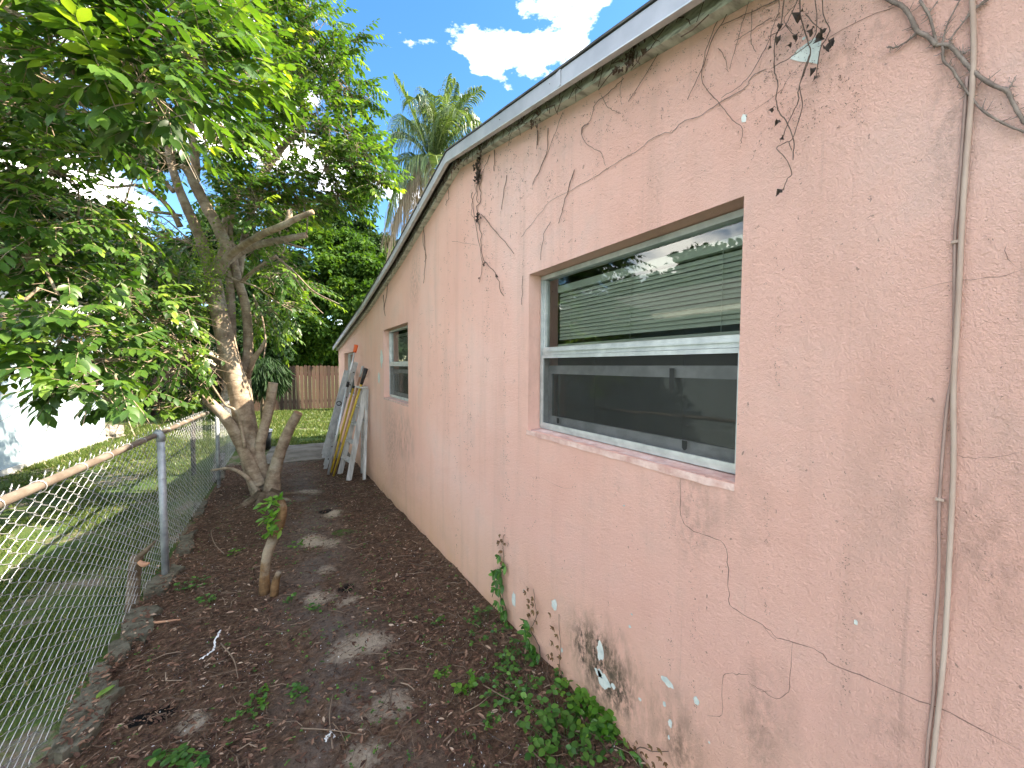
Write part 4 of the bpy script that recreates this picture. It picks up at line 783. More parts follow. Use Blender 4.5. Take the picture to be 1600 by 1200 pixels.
# ------------------------------------------------------------------ background trees
def bgtree(label, blobs, trunk, leafm, size, dens, group=None, sp=.15, name='background_tree', cat='tree', shell=.5, wid=1.3):
    root = empty(name, trunk[0], label, cat, group); b = MB(); tb = MB()
    tb.tube(curve(trunk, 5), np.linspace(trunk_r := .16, .07, len(curve(trunk, 5))), 8)
    for (c, r) in blobs:
        c = np.asarray(c, float); r = np.asarray(r if np.ndim(r) else (r, r, r), float); n = int(dens*r[0]*r[2]*4)
        # clumps inside the blob so that light and shade group
        nc = max(6, int(7*r[0]*r[2])); cc, vv = ell(c, r*.85, nc, .45); idx = rng.integers(0, nc, n); cr = .28*r.mean()**.6+.12
        P = cc[idx]+rng.normal(size=(n, 3))*cr*np.array([1, 1, .6])*.55
        D = unit(P-c)*.5+rng.normal(size=(n, 3))*.7+[0, 0, -.35]; Nn = rng.normal(size=(n, 3))*.55+[0, 0, 1.]
        add_leaves(b, P, D, Nn, size*(.6+.8*rng.random(n)), np.clip(rng.normal(.45, .2, n)+rng.normal(size=nc)[idx]*.12, 0, 1), wid=wid)
        s = np.asarray(trunk[-1], float); tb.tube(curve([s, (s+c)/2+rng.normal(size=3)*.15, c], 4), np.linspace(.06, .02, len(curve([s, s, c], 4))), 5)
        for k in range(0, nc, 2): tb.tube([c, (c+cc[k])/2+rng.normal(size=3)*.08, cc[k]], [.02, .014, .006], 4, cap=False)
    o = b.build('crown', leafm, root, True); o['kind'] = 'stuff'; tb.build('trunk', M['bark_dark'], root, True); return root
def g3(px, py, d): return at(px, py, d)
gr = 'trees beyond the back lawn'
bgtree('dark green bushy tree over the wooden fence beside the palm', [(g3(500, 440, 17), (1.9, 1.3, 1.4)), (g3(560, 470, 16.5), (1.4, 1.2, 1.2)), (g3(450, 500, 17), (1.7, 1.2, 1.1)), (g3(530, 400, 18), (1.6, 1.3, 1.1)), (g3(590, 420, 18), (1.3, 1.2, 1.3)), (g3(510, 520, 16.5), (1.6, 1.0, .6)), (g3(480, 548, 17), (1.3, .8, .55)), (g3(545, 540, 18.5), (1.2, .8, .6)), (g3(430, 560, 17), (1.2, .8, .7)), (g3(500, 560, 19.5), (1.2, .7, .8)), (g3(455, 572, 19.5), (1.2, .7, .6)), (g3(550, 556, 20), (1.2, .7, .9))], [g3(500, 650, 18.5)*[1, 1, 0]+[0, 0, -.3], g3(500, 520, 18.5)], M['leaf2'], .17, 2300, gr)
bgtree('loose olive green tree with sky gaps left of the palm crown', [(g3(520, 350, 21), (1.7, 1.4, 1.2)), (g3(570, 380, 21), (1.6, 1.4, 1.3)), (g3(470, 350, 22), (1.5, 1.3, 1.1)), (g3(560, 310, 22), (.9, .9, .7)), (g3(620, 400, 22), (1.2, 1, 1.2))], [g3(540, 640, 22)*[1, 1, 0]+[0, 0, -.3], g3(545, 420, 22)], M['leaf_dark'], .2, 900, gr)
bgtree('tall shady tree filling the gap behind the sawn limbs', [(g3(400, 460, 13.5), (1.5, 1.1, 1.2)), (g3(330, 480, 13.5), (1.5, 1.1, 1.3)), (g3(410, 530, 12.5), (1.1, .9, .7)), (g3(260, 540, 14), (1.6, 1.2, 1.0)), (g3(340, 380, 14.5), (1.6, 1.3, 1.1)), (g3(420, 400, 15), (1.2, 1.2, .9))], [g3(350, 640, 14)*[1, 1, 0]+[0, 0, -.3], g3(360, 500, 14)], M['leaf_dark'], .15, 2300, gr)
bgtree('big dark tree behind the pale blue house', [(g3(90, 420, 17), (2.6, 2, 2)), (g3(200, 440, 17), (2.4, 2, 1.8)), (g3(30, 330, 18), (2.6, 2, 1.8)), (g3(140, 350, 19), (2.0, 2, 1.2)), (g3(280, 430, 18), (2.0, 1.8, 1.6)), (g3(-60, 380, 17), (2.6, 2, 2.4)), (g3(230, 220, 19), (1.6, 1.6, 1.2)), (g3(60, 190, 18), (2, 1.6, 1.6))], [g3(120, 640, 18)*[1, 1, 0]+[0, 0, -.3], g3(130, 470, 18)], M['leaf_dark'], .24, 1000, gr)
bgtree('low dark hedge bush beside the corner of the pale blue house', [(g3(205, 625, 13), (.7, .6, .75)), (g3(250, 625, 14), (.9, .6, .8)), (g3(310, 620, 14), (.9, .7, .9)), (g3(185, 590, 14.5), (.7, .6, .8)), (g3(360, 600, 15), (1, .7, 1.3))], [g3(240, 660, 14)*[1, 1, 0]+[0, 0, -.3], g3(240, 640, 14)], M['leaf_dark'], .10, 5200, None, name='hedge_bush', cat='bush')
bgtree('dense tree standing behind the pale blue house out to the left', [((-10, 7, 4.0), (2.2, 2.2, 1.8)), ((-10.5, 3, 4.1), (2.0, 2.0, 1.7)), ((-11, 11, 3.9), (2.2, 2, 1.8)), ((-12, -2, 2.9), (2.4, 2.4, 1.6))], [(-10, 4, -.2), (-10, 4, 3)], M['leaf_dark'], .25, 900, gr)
# strap-leaved shrub by the lawn
ss_ = empty('strap_leaf_shrub', on_ground(410, 655), 'dark shrub with hanging strap leaves at the lawn edge behind the garden tree', 'shrub')
b = MB(); c = g3(412, 585, 10.8); n = 1500; Pq, vv = ell(c, (.62, .5, .55), n, .2); add_leaves(b, Pq, vv*.5+rng.normal(size=(n, 3))*.25+[0, 0, -1.1], rng.normal(size=(n, 3))+[0, 0, .3], .18+.2*rng.random(n), rng.random(n)*.6, wid=.3); o = b.build('strap_leaves', M['leaf_dark'], ss_, True); o['kind'] = 'stuff'
b = MB(); q = on_ground(410, 655); b.tube([q, q+[0, 0, .6], c], [.06, .05, .04], 8); b.tube([q+[.1, 0, 0], q+[.2, 0, .6], c+[.2, 0, 0]], [.04, .035, .03], 8); b.build('stem', M['bark_dark'], ss_, True)

# ------------------------------------------------------------------ palm
pc = at(676, 262, 15.0)
palm = empty('coconut_palm', (pc[0], pc[1], -.25), 'coconut palm rising behind the ridge of the pink house', 'palm')
b = MB(); b.tube(curve([(pc[0]+.5, pc[1]+.3, -.25), (pc[0]+.25, pc[1]+.1, 4), (pc[0], pc[1], pc[2]-.1)], 8), np.linspace(.2, .15, 17), 12, wob=.1); b.build('trunk', M['bark_dark'], palm, True)
def frond(tip, dpth, arch, material, seed, droop=.55, ll=.85, npair=84, twist=0.0):
    tp = at(tip[0], tip[1], dpth); mid = (pc+tp)/2+np.array([0, 0, arch]); R_ = curve([pc, pc+(mid-pc)*.5+np.array([0, 0, arch*.25]), mid, (mid+tp)/2+np.array([0, 0, arch*.35]), tp], 10)
    b = MB(); b.tube(R_, np.linspace(.035, .006, len(R_)), 5); rc = b.build('frond', material, palm)
    t = np.linspace(.10, 1, npair); xi = t*(len(R_)-1); P = np.stack([np.interp(xi, np.arange(len(R_)), R_[:, k]) for k in range(3)], 1); Tn = unit(np.gradient(P, axis=0)); Sd = unit(np.cross(Tn, [0, 0, 1.0])+[1e-6, 0, 0])
    V = []; F = []; A = []
    for i in range(npair):
        L_ = ll*(math.sin(math.pi*(.12+.80*t[i]))**.7)*(.85+.3*rng.random())
        for sg in (-1, 1):
            d0 = unit(Sd[i]*sg*1.0+Tn[i]*.65+[0, 0, .15+twist*sg]+rng.normal(size=3)*.10); wv = unit(np.cross(d0, [0, 0, 1.])+Tn[i]*.5)*.017; e = len(V)
            p1 = P[i]+d0*L_*.35; p2 = p1+(d0*.8+np.array([0, 0, -droop]))*L_*.33; p3 = p2+(d0*.4+np.array([0, 0, -droop*1.8]))*L_*.33
            V += [P[i]-wv*.6, P[i]+wv*.6, p1-wv, p1+wv, p2-wv*.8, p2+wv*.8, p3]; F += [(e, e+1, e+3, e+2), (e+2, e+3, e+5, e+4)]; A += [min(1, max(0, rng.normal(.5, .2)))]*7
    lf = MB(); lf.add(V, F, np.array(A)); lf.f.append(np.array([(i*7+4, i*7+5, i*7+6) for i in range(len(V)//7)])); lf.build('leaflets', material, rc)
for tip, d, arch, dr, m_ in (((617, 122), 14.5, .25, .25, 'palm'), ((752, 140), 14.2, .5, .4, 'palm'), ((735, 150), 16, .6, .6, 'palm'), ((700, 120), 15.5, .2, .35, 'palm'), ((660, 138), 15.5, .5, .7, 'palm'), ((640, 160), 13.5, .9, .9, 'palm'), ((592, 245), 14.5, .9, .9, 'palm'), ((585, 300), 15, .8, 1.0, 'palm'), ((770, 215), 15, .9, .9, 'palm'), ((790, 260), 14, .8, .8, 'palm'), ((690, 330), 12.2, 1.0, 1.0, 'palm'), ((725, 180), 13, .8, .8, 'palm'), ((605, 345), 14.2, 1.1, 1.2, 'palm'), ((600, 430), 14.4, 1.3, 1.4, 'palm_dead'), ((625, 420), 15.4, 1.2, 1.4, 'palm_dead'), ((640, 380), 14, 1.2, 1.4, 'palm_dead'), ((710, 150), 17, .5, .6, 'palm'), ((645, 210), 17, .9, .8, 'palm'), ((712, 128), 14.5, .3, .5, 'palm'), ((680, 150), 13, .7, .8, 'palm'), ((745, 185), 15, .8, .9, 'palm'), ((612, 205), 16, 1.0, .9, 'palm'), ((663, 175), 16, .9, 1.0, 'palm'), ((600, 380), 15.5, 1.2, 1.3, 'palm_dead')):
    frond(tip, d, arch, M[m_], 0, dr)

# ------------------------------------------------------------------ ladders and poles against the wall
ld = empty('step_ladder', on_ground(556, 750), 'weathered grey wooden step ladder folded against the wall below the small window', 'ladder')
gzl = path_z
def gp(x, y): return np.array([x, y, float(gz(y))+.005])
Fr = [gp(.84, 6.15), gp(.80, 6.72)]; Tp = [np.array([1.085, 6.12, 1.30]), np.array([1.085, 6.58, 1.30])]; Tp = [np.array([1.095, on_wall(571, 607, 1.095)[1], on_wall(571, 607, 1.095)[2]]), None]; Tp[1] = Tp[0]+np.array([0, .34, 0])
q0 = on_ground(545, 751); q1 = on_ground(531, 741); Fr = [gp(q0[0], q0[1]), gp(q1[0], q1[1])]
for k in (0, 1):
    b = MB(); b.bar(Fr[k], Tp[k], .022, .075, (1, 0, 0)); b.build('front_rail', M['ladderwood'], ld)
for t_ in (.20, .40, .60, .80):
    a, c = [Fr[k]+(Tp[k]-Fr[k])*t_ for k in (0, 1)]; b = MB(); b.bar(a+[0, .012, 0], c-[0, .012, 0], .10, .020); b.build('tread', M['ladderwood'], ld)
b = MB(); b.bar(Tp[0]+[-.03, -.03, .015], Tp[1]+[-.03, .03, .015], .12, .022); b.build('ladder_top', M['ladderwood'], ld)
q0 = on_ground(569, 750); Rr = [gp(min(q0[0], 1.09), q0[1]), gp(1.10, q0[1]+.45)]; Tr = [Tp[0]+[.02, -.01, -.01], Tp[1]+[.02, .01, -.01]]
for k in (0, 1):
    b = MB(); b.bar(Rr[k], Tr[k], .02, .045, (1, 0, 0)); b.build('rear_leg', M['ladderwood'], ld)
for t_ in (.22, .42, .64):
    a, c = [Rr[k]+(Tr[k]-Rr[k])*t_ for k in (0, 1)]; b = MB(); b.bar(a, c, .035, .018); b.build('rear_crosspiece', M['ladderwood'], ld)
al = empty('extension_ladder', on_ground(512, 735), 'grey aluminium extension ladder leaning on the wall behind the yellow poles', 'ladder')
q0 = on_ground(508, 734); q1 = on_ground(514, 724); A0 = [gp(q0[0], q0[1]), gp(q0[0]+.03, q0[1]+.36)]; tp = on_wall(557, 566, 1.10); A1 = [tp, tp+np.array([0, .36, 0])]
for k in (0, 1):
    b = MB(); b.bar(A0[k], A1[k], .028, .055, (1, 0, 0)); b.build('rail', M['alu_dull'], al)
    d = unit(A1[k]-A0[k]); off = np.array([-.075, .0, 0]); b = MB(); b.bar(A0[k]+d*.22+off, A0[k]+d*1.75+off, .024, .062, (1, 0, 0)); b.build('fly_rail', M['alu_dull'], al)
for i in range(8):
    t_ = .1+i*.115; a, c = [A0[k]+(A1[k]-A0[k])*t_ for k in (0, 1)]; b = MB(); b.tube([a, c], .016, 8); b.build('rung', M['alu'], al)
    b = MB(); aa = a+np.array([0, -.0165, 0]); b.tube([aa, aa+[0, -.006, 0]], .012, 8); b.build('rivet', M['black'], al)
c = A0[0]+(A1[0]-A0[0])*.62+[-.09, -.03, 0]; b = MB(); b.tube([c+.035*np.array([math.cos(a), 0, math.sin(a)]) for a in np.linspace(0, 6.28, 12)], .008, 6); b.build('pulley', M['black'], al)
c = A0[0]+(A1[0]-A0[0])*.34+[-.09, -.02, 0]; b = MB(); b.bar(c, c+[.03, -.03, -.1], .05, .03); b.build('rung_lock', M['alu_dull'], al)
def pole(p0, p1, X1, segs, label, grp=None, off=(0, 0)):
    a = on_ground(*p0); a[2] += .005; c = on_wall(*p1, X1); d = c-a; r = empty('pole', a, label, 'pole', grp)
    for t0, t1, rad, m_, nm, nsd in segs:
        b = MB(); b.tube([a+d*t0, a+d*t1], rad if np.ndim(rad) else [rad, rad], nsd); b.build(nm, M[m_], r, True)
pole((513, 742), (557, 537), 1.09, [(0, .66, .019, 'silver', 'shaft', 10), (.6601, .70, .024, 'black', 'collar', 10), (.7001, .93, .013, 'silver', 'upper_shaft', 10), (.9301, .99, [.028, .034], 'orange', 'tip', 10)], 'silver pole with an orange tip leaning highest on the wall by the ladders')
pole((517, 739), (553, 603), 1.06, [(0, .97, .018, 'yellow', 'shaft', 8), (.9701, 1.0, [.019, .019], 'black', 'end_cap', 8)], 'shorter yellow pole leaning between the silver pole and the black headed yellow one', 'yellow poles leaning by the ladders')
pole((521, 744), (572, 576), 1.10, [(0, .86, .017, 'yellow', 'shaft', 8), (.8601, 1.0, [.022, .034], 'black', 'head', 8)], 'yellow pole with a black end nearest the wooden step ladder', 'yellow poles leaning by the ladders')
pole((523, 740), (567, 572), 1.12, [(0, .9, .017, 'redwood', 'shaft', 8), (.9001, 1.0, [.016, .02], 'alu_dull', 'head', 8)], 'thin reddish brown pole leaning behind the yellow poles')

# bucket and rock
q = on_ground(411, 701); bk = empty('bucket', q, 'black bucket with a white rim standing on the lawn edge behind the tree stems', 'bucket')
b = MB(); b.tube([q, q+[0, 0, .37]], [.14, .17], 20); b.build('bucket_body', M['black'], bk, True); b = MB(); b.tube([q+[0, 0, .36], q+[0, 0, .40]], [.182, .182], 20); b.build('rim', M['white'], bk)
def rock(px, py, r, name, label, cat, material, sc=(1, 1, .8), grp=None):
    q = on_ground(px, py); b = MB(); n1, n2 = 12, 8; V = []
    for i in range(n2+1):
        for j in range(n1):
            a = math.pi*i/n2; p = 2*math.pi*j/n1; k = 1+.30*math.sin(3*p+i)*math.sin(a)+.2*(rng.random()-.5)*(0 < i < n2); V.append(q+np.array([math.sin(a)*math.cos(p)*sc[0], math.sin(a)*math.sin(p)*sc[1], math.cos(a)*sc[2]+.5*sc[2]])*r*k)
    b.add(V, [(i*n1+j, i*n1+(j+1) % n1, (i+1)*n1+(j+1) % n1, (i+1)*n1+j) for i in range(n2) for j in range(n1)]); return tag(b.build(name, material, None, False), label, cat, grp)
rock(175, 684, .24, 'rock', 'rough mottled rock at the corner of the pale blue house', 'rock', M['rock'])
# black leaning post beyond the wire
q = on_ground(315, 742); q = q+np.array([-.12, .15, 0]); pst = MB(); pst.tube(curve([q+[0, 0, -.1], q+[.0, 0, .5], q+[.035, 0, 1.15]], 4), .032, 10, wob=.1); tag(pst.build('black_post', M['black'], None, True), 'slim black post just beyond the wire fence left of the tree trunk', 'post')

# ------------------------------------------------------------------ edging stones along the fence
def stone(P, label, h=.035):
    Q = [on_ground(*p) for p in P]; n = len(Q); c = sum(Q)/n; V = []; m_ = []
    for i in range(n):
        a, c2 = Q[i], Q[(i+1) % n]
        for t_ in (0, .25, .5, .75): m_.append(a+(c2-a)*t_+rng.normal(size=3)*[.011, .011, 0])
    k = len(m_); top = [q+[0, 0, h-.006+rng.normal()*.002] for q in m_]; inn = [c+(q-c)*.9+[0, 0, h+rng.normal()*.002] for q in m_]; bot = [q-[0, 0, .06] for q in m_]; V = bot+top+inn+[c+[0, 0, h]]
    F = [(i, (i+1) % k, k+(i+1) % k, k+i) for i in range(k)]+[(k+i, k+(i+1) % k, 2*k+(i+1) % k, 2*k+i) for i in range(k)]
    b = MB(); b.add(V, F); b.f.append(np.array([(2*k+i, 2*k+(i+1) % k, 3*k) for i in range(k)])); tag(b.build('edging_stone', M['paver'], None), label, 'stone', 'edging stones along the wire fence')
stone([(268, 886), (285, 890), (262, 928), (222, 934), (228, 915)], 'squarish grey stone slab right at the foot of the near fence post')
stone([(212, 955), (247, 950), (240, 985), (228, 1005), (183, 1000), (196, 968)], 'grey stone slab second from the near fence post with litter on its edge')
stone([(178, 1008), (206, 1006), (200, 1026), (165, 1034)], 'smallest grey edging stone between two larger slabs by the wire')
stone([(133, 1085), (170, 1070), (188, 1082), (160, 1140), (118, 1182), (75, 1190), (98, 1130)], 'long mossy edging stone nearest the viewer beside the wire fence')
stone([(150, 1045), (172, 1040), (165, 1064), (136, 1078)], 'narrow edging stone just beyond the long mossy one')
stone([(284, 842), (308, 832), (300, 862), (276, 870)], 'edging stone just beyond the near fence post half covered by litter')
stone([(336, 712), (352, 709), (350, 720), (334, 722)], 'farthest pale edging stone left of the trunk base')
stone([(334, 728), (354, 724), (352, 735), (332, 739)], 'middle one of three edging stones left of the trunk base')
stone([(334, 742), (352, 740), (350, 750), (330, 752)], 'nearest of three edging stones left of the trunk base')
stone([(305, 790), (325, 784), (320, 806), (300, 812)], 'edging stone midway between the fence post and the trunk')

# ------------------------------------------------------------------ small plants and debris
def glimb(b, P, n=8): Q = curve(P, 5); b.tube(Q[:, :3], Q[:, 3], n, wob=.12); return Q
g0 = on_ground(413, 928); dd0 = (g0-EYE)@FW
sp = empty('sawn_sapling', g0, 'crooked sawn sapling with a few bright green sprouts in front of the tree', 'sapling')
Q = [(*at(px, py, dd0-.0), r/FPX*dd0) for px, py, r in ((413, 932, 8), (414, 895, 7), (418, 865, 7), (428, 840, 7.5), (438, 815, 7), (442, 795, 6), (438, 780, 5))]
b = MB(); glimb(b, Q, 12); b.build('stem', M['sap'], sp, True)
Q = [(*at(px, py, dd0-.05), r/FPX*dd0) for px, py, r in ((428, 930, 6), (430, 912, 5.5), (436, 893, 4))]; b = MB(); glimb(b, Q, 10); b.build('stub', M['sap'], sp, True)
b = MB(); n = 90; Pq = np.array([at(420+20*rng.random()-(i % 3 == 0)*12, 775+60*rng.random()**1.2, dd0-.06+.08*rng.random()) for i in range(n)]); add_leaves(b, Pq, rng.normal(size=(n, 3))+[-.5, -.4, .5], rng.normal(size=(n, 3))*.5+[0, -.4, 1], .035+.035*rng.random(n), rng.random(n), True); b.build('sprouts', M['leaf_bright'], sp, True)
g0 = on_ground(207, 950); d_ = (g0-EYE)@FW; st = empty('broken_stump', g0, 'short dark broken stump with an orange split standing against the wire', 'stump')
b = MB(); glimb(b, [(*at(px, py, d_), r/FPX*d_) for px, py, r in ((207, 955, 9), (208, 920, 8), (211, 890, 8), (214, 868, 8))], 10); b.build('stem', M['bark_dark'], st, True)
b = MB(); glimb(b, [(*at(px, py, d_), r/FPX*d_) for px, py, r in ((214, 872, 5), (228, 860, 3.5), (242, 846, 1.6))], 8); b.build('branch', M['bark_dark'], st, True)
b = MB(); glimb(b, [(*at(px, py, d_-.03), r/FPX*d_) for px, py, r in ((217, 878, 3), (225, 882, 4), (233, 880, 1.5))], 8); b.build('split_wood', M['redwood'], st)
def weed(px, py, n, r, h, label, size=.03, m='creeper', grp='green weeds growing in the path', wid=1.7):
    q = on_ground(px, py); root = empty('weed', q, label, 'weed', grp); b = MB(); tb = MB(); P = []; D = []; Nn = []
    for _ in range(n):
        a = rng.random()*6.28; rr = r*math.sqrt(rng.random()); hh = h*(.25+.95*rng.random()**1.3); rr *= 1.15; p = q+np.array([math.cos(a)*rr, math.sin(a)*rr, hh]); 
        if p[0] > 1.12: p[0] = 1.12
        tb.tube([q+(p-q)*[.5, .5, 0], (q+p)/2*[1, 1, 1], p], .0012, 3, cap=False)
        for k in range(3):
            aa = a+k*2.09+rng.normal()*.3; P.append(p); D.append((math.cos(aa), math.sin(aa), .1)); Nn.append((rng.normal()*.45, rng.normal()*.45, 1))
    n_ = len(P); add_leaves(b, np.array(P), np.array(D), np.array(Nn), size*(.6+.6*rng.random(n_)), np.clip(rng.normal(.45, .28, n_), 0, 1), True, wid); b.build('leaves', M[m], root, True)['kind'] = 'stuff'; tb.build('stems', M['creeper'], root)['kind'] = 'stuff'
weed(880, 1165, 60, .16, .10, 'widest clump of round leaved weeds at the foot of the wall, lower middle', .032)
weed(925, 1130, 46, .13, .13, 'brighter clump of round leaved weeds pressed against the pink wall base', .034, 'leaf_bright')
weed(962, 1165, 22, .07, .09, 'dark green weed clump in the corner nearest the viewer at the wall base', .03)
weed(800, 1085, 34, .13, .07, 'spreading weed patch at the wall base below the climbing creeper', .026)
weed(815, 1045, 30, .12, .08, 'weed patch below the creeper where the wall meets the mulch', .026)
weed(760, 990, 26, .13, .08, 'small leaved weed patch left of the tall creeper stem', .024)
weed(880, 1085, 16, .06, .09, 'small weed tuft rising by the mouldy wall patch', .026)
weed(728, 1080, 10, .04, .05, 'bright three leaved seedling alone in the mulch left of the wall', .034, 'leaf_bright')
weed(690, 1060, 6, .03, .04, 'tiny bright seedling beside the larger lone seedling', .026, 'leaf_bright')
weed(798, 1100, 8, .04, .05, 'small weed sprig between seedling and wall weeds', .028)
weed(465, 1085, 8, .05, .04, 'small weed sprig in the middle of the near mulch', .022)
weed(685, 975, 8, .05, .03, 'fine leaved sprig in the mulch left of the wall weeds', .02)
weed(770, 1135, 6, .03, .03, 'weed sprig left of the big clump near the wall', .022)
weed(300, 920, 14, .09, .05, 'weed tuft beside the edging stone at the near fence post', .024)
weed(325, 940, 12, .07, .04, 'weed tuft between the sapling and the edging stones', .022)
weed(385, 1105, 10, .08, .03, 'low weed trail in the mulch near the bottom left', .022)
weed(410, 1095, 8, .05, .03, 'small weed beside the low weed trail', .022, 'leaf_bright')
weed(262, 1195, 12, .05, .05, 'green weed cut by the bottom edge at the left', .035)
weed(310, 1195, 8, .04, .04, 'small weed by the bottom edge right of the larger one', .03)
weed(452, 790, 6, .05, .05, 'weed sprig just right of the sapling top', .025); weed(465, 852, 10, .06, .03, 'small weed tuft between sapling and dark hollow', .022, 'leaf_bright')
weed(452, 942, 6, .03, .04, 'little weed right of the sapling stub', .026); weed(365, 865, 10, .06, .04, 'small weed tuft between fence post and sapling', .024, 'leaf_bright'); weed(492, 955, 8, .05, .03, 'little weed tuft below the dark hollow', .022)
def creeper(stem, label, leafrange, scale=.055):
    root = empty('creeper', on_wall(*stem[0]), label, 'creeper', 'creepers climbing the foot of the pink wall'); b = MB(); Q = wtube(b, stem, .0022, 1.14, taper=.5); b.build('stem', M['deadvine'], root)
    for nm, rngk, m_, s in (('leaves', (0, leafrange), 'creeper', scale), ('young_leaves', (leafrange, 1), 'creeper_red', scale*.45)):
        P, D, Nn = [], [], []
        for i in range(int(rngk[0]*len(Q)), int(rngk[1]*len(Q))):
            for rep in range(1):
                p = Q[i]+np.array([-.008-.03*rng.random(), (1 if i % 2 else -1)*(.018+.02*rng.random()), rng.normal()*.012]); a0 = rng.normal()*.6
                for k in range(5): a = a0+(k-2)*.55-1.57; P.append(p); D.append((-.25-.5*rng.random(), math.cos(a), math.sin(a))); Nn.append((-1, rng.normal()*.8, rng.normal()*.6+.3))
        if P: b = MB(); n_ = len(P); add_leaves(b, np.array(P), np.array(D, float), np.array(Nn, float), s*(.6+.5*rng.random(n_)), np.clip(rng.normal(.45, .35, n_), 0, 1), True, .95); b.build(nm, M[m_], root, True)
creeper([(790, 1000), (792, 960), (785, 930), (784, 900), (787, 880), (786, 850), (787, 836)], 'tallest creeper climbing the pink wall base with reddish tip', .72)
creeper([(848, 1050), (842, 1010), (830, 985), (838, 965), (836, 945), (834, 920)], 'shorter creeper climbing the wall right of the tallest one', .55)
creeper([(895, 1110), (885, 1085), (880, 1065), (874, 1040), (876, 1015), (873, 960)], 'small creeper on the wall left of the mouldy patch', .4)
creeper([(980, 1185), (1000, 1168), (1020, 1174), (1045, 1174)], 'creeper tendril reaching right along the wall base near the bottom edge', .35, .04)
# litter, twigs, specks, seedlings over the path
def rand_path(n, near=.0):
    y = .25+8.2*rng.random(n)**1.7; x = -.80+1.94*rng.random(n); return x, y
def flakes(n, smin, smax, name, material, label, cat, lift=.004, wid=.8, asp=(.25, .6), near=1.7, ar=None, curl=.35):
    x, y = rand_path(n)
    c = np.stack([x, y, path_z(x, y)+lift*rng.random(n)], 1)
    a = rng.random(n)*6.28; D = np.stack([np.cos(a), np.sin(a), rng.normal(size=n)*.22], 1); Nn = np.stack([rng.normal(size=n)*.35, rng.normal(size=n)*.35, np.ones(n)], 1); b = MB()
    s = smin+(smax-smin)*rng.random(n)**2.2; tone = np.clip(rng.normal(.45, .25, n), 0, 1) if ar is None else ar(n)
    trod = (np.abs(x-.22) < .3) & (rng.random(n) < .62)      # fewer bits where feet go
    k = ~trod; add_leaves(b, c[k], D[k], Nn[k], s[k], tone[k], wid=wid); return tag(b.build(name, material), label, cat, kind='stuff')
flakes(60000, .006, .042, 'leaf_litter', M['litter'], 'brown leaf litter and mulch covering the path', 'leaf litter', .012)
flakes(1500, .018, .05, 'dry_leaves', M['litter'], 'larger curled dry brown leaves lying on the mulch', 'leaf litter', .02, ar=lambda n: np.clip(.55+.5*rng.random(n)**1.4, 0, 1))
b = MB(); n = 9500; x, y = rand_path(n)
for i in range(n):
    L_ = .02+.13*rng.random()**2.5; a = rng.random()*6.28; d = np.array([math.cos(a), math.sin(a), 0]); q = np.array([x[i], y[i], float(path_z(x[i], y[i]))+.005+.008*rng.random()])
    if abs(x[i]-.22) < .3 and rng.random() < .6: continue
    e = np.array([-d[1], d[0], 0])*rng.normal()*L_*.2; m1 = q+d*L_*.5+e+[0, 0, .006*rng.random()]; q2 = q+d*L_+[0, 0, .004*rng.random()]
    if max(q2[0], m1[0]) > 1.14: continue
    b.tube([q, m1, q2], .0008+.0022*rng.random()**2, 3, cap=False, a=min(1, max(0, rng.normal(.45, .25))))
tag(b.build('fallen_twigs', M['twig']), 'thin fallen twigs scattered on the mulch', 'twigs', kind='stuff')
for P, r, lb in (([(292, 858), (275, 850), (268, 870), (262, 890)], .003, 'bent pale twig'), ):
    pass
def gtwig(P, r, label, m='twig', a=.8):
    Q = np.array([on_ground(px, py, dz) for px, py, dz in P]); Q = curve(Q, 5); b = MB(); b.tube(Q, np.linspace(r, r*.5, len(Q)), 6, a=a); tag(b.build('stick', M[m], None, True), label, 'stick', 'loose sticks on the path')
gtwig([(350, 865, .02), (336, 850, .05), (330, 830, .07), (342, 822, .05), (360, 818, .02)], .004, 'pale hooked stick standing up in the mulch left of the sapling')
gtwig([(228, 975, .02), (250, 972, .025), (282, 968, .02)], .011, 'short thick reddish stick lying across the second edging stone', 'redwood')
gtwig([(520, 1170, .01), (515, 1120, .015), (520, 1085, .02)], .004, 'slender stick lying lengthwise in the middle of the near mulch')
gtwig([(755, 1070, .02), (790, 1090, .03), (830, 1105, .03), (870, 1130, .03)], .003, 'long thin stick lying beside the weeds near the wall')
gtwig([(470, 1138, .02), (510, 1140, .03), (570, 1148, .02)], .003, 'thin stick lying crosswise close to the bottom of the path')
gtwig([(640, 880, .02), (680, 888, .02), (690, 893, .02)], .004, 'dark stick lying near the wall by the mulch edge', a=.2)
gtwig([(345, 1005, .02), (365, 1030, .02), (372, 1060, .02)], .004, 'grey curved stick on the mulch right of the edging stones')
b = MB(); Q = curve(np.array([on_ground(px, py, .015) for px, py in ((345, 985), (336, 1000), (334, 1015), (325, 1022), (312, 1030))]), 5)
for i in range(len(Q)-1): b.bar(Q[i]+[0, 0, .004*rng.random()], Q[i+1]+rng.normal(size=3)*.003, .003+.009*rng.random(), .0015)
tag(b.build('plastic_strip', M['white']), 'crinkled white plastic strip lying on the mulch', 'litter')
b = MB(); c = on_ground(518, 1155, .01)
for k in range(5): dry_leaf(b, c+rng.normal(size=3)*[.012, .012, .004]+[0, 0, .015], .02)
tag(b.build('paper_scrap', M['white']), 'crumpled white paper scrap near the bottom of the path', 'litter')
b = MB(); c = on_ground(150, 1092, .045); add_leaves(b, c[None], np.array([[.5, .8, .1]]), np.array([[-.3, -.1, 1.]]), np.array([.085]), np.array([.95]), True, 1.4); tag(b.build('fallen_leaf', M['leaf_bright'], None, True), 'bright yellow green fallen leaf on the long edging stone', 'leaf')
flakes(3600, .004, .013, 'white_specks', M['white'], 'tiny white shell and grit specks in the soil', 'grit', .01)
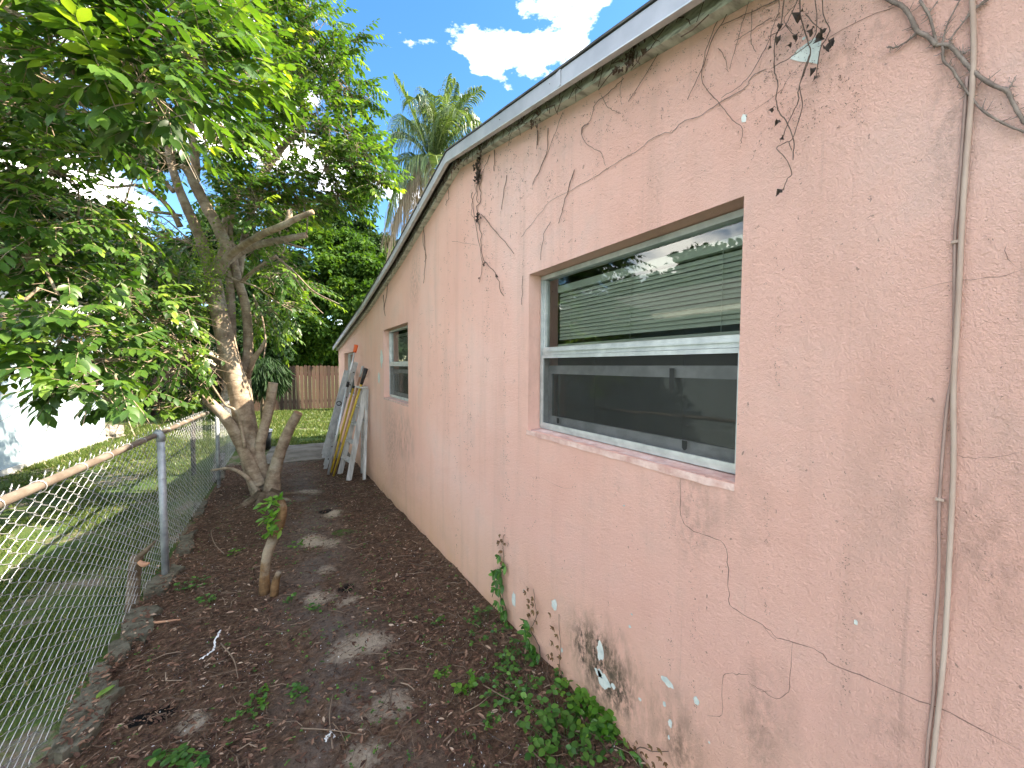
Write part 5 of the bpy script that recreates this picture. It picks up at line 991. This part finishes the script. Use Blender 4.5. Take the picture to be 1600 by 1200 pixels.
def seedlings():
    b = MB(); n = 1900; x, y = rand_path(n); dens = rng.random(n) < np.clip(.25+.9*np.exp(-((x-.3)/.5)**2), 0, 1); x, y = x[dens], y[dens]; n = len(x); P, D, Nn = [], [], []
    for i in range(n):
        z = float(path_z(x[i], y[i]))+.008+.02*rng.random(); a0 = rng.random()*6.28
        for k in range(4): a = a0+k*1.57; P.append((x[i]+rng.normal()*.004, y[i]+rng.normal()*.004, z)); D.append((math.cos(a), math.sin(a), .25)); Nn.append((rng.normal()*.2, rng.normal()*.2, 1))
    n_ = len(P); add_leaves(b, np.array(P), np.array(D), np.array(Nn, float), .006+.011*rng.random(n_)**1.5, rng.random(n_), wid=1.5); tag(b.build('seedlings', M['creeper']), 'tiny green seedlings sprouting through the mulch', 'ground cover', kind='stuff')
seedlings()
b = MB(); n = 2600; y = 1.2+7*rng.random(n)**1.6; x = -.86+.14*rng.random(n)+.03*np.sin(y*9); add_leaves(b, np.stack([x, y, gz(y)+.030+.014*rng.random(n)], 1), np.stack([rng.normal(size=n), rng.normal(size=n), rng.normal(size=n)*.2], 1), rng.normal(size=(n, 3))*.35+[0, 0, 1], .01+.03*rng.random(n)**2, np.clip(rng.normal(.5, .25, n), 0, 1)); tag(b.build('litter_on_stones', M['litter']), 'dry leaf scraps blown over the edging stones under the wire', 'leaf litter', kind='stuff')
# ------------------------------------------------------------------ grass
def grass(n, xf, y0, y1, hmin, hmax, name, label, wd=.004, pw=1.5, keepf=None):
    y = y0+(y1-y0)*rng.random(n)**pw; x = xf(y, rng.random(n)); k = np.ones(n, bool) if keepf is None else keepf(x, y); x, y = x[k], y[k]; n = len(x)
    z = gz(y)-.03; h = hmin+(hmax-hmin)*rng.random(n); a = rng.random(n)*6.28; lean = rng.normal(size=(n, 2))*.45; wv = wd*(1+y/5)
    B0 = np.stack([x-np.cos(a)*wv, y-np.sin(a)*wv, z], 1); B1 = np.stack([x+np.cos(a)*wv, y+np.sin(a)*wv, z], 1); Tt = np.stack([x+lean[:, 0]*h, y+lean[:, 1]*h, z+h], 1)
    b = MB(); V = np.stack([B0, B1, Tt], 1).reshape(-1, 3); F = np.arange(3*n).reshape(-1, 3); b.add(V, F, np.repeat(np.clip(rng.normal(.45, .28, n), 0, 1), 3)); return tag(b.build(name, M['grass']), label, 'grass', kind='stuff')
pn = rng.random((6, 3))
def patchy(x, y): 
    s = sum(np.sin(x*(2+5*a)+c*6)*np.cos(y*(1.5+4*b_)+a*9) for a, b_, c in pn); return s > -.25+rng.normal(size=len(x))*.6
grass(115000, lambda y, r: -3.9+3.0*r, 1.0, 14, .02, .055, 'side_lawn_grass', 'short grass on the strip beyond the wire fence', .0025, 1.6, patchy)
grass(90000, lambda y, r: -4+8*r, 9.8, 17.6, .03, .10, 'back_lawn_grass', 'sunlit grass of the back lawn', .0035, 1.1, lambda x, y: patchy(x, y*1.3) | (x < .3))
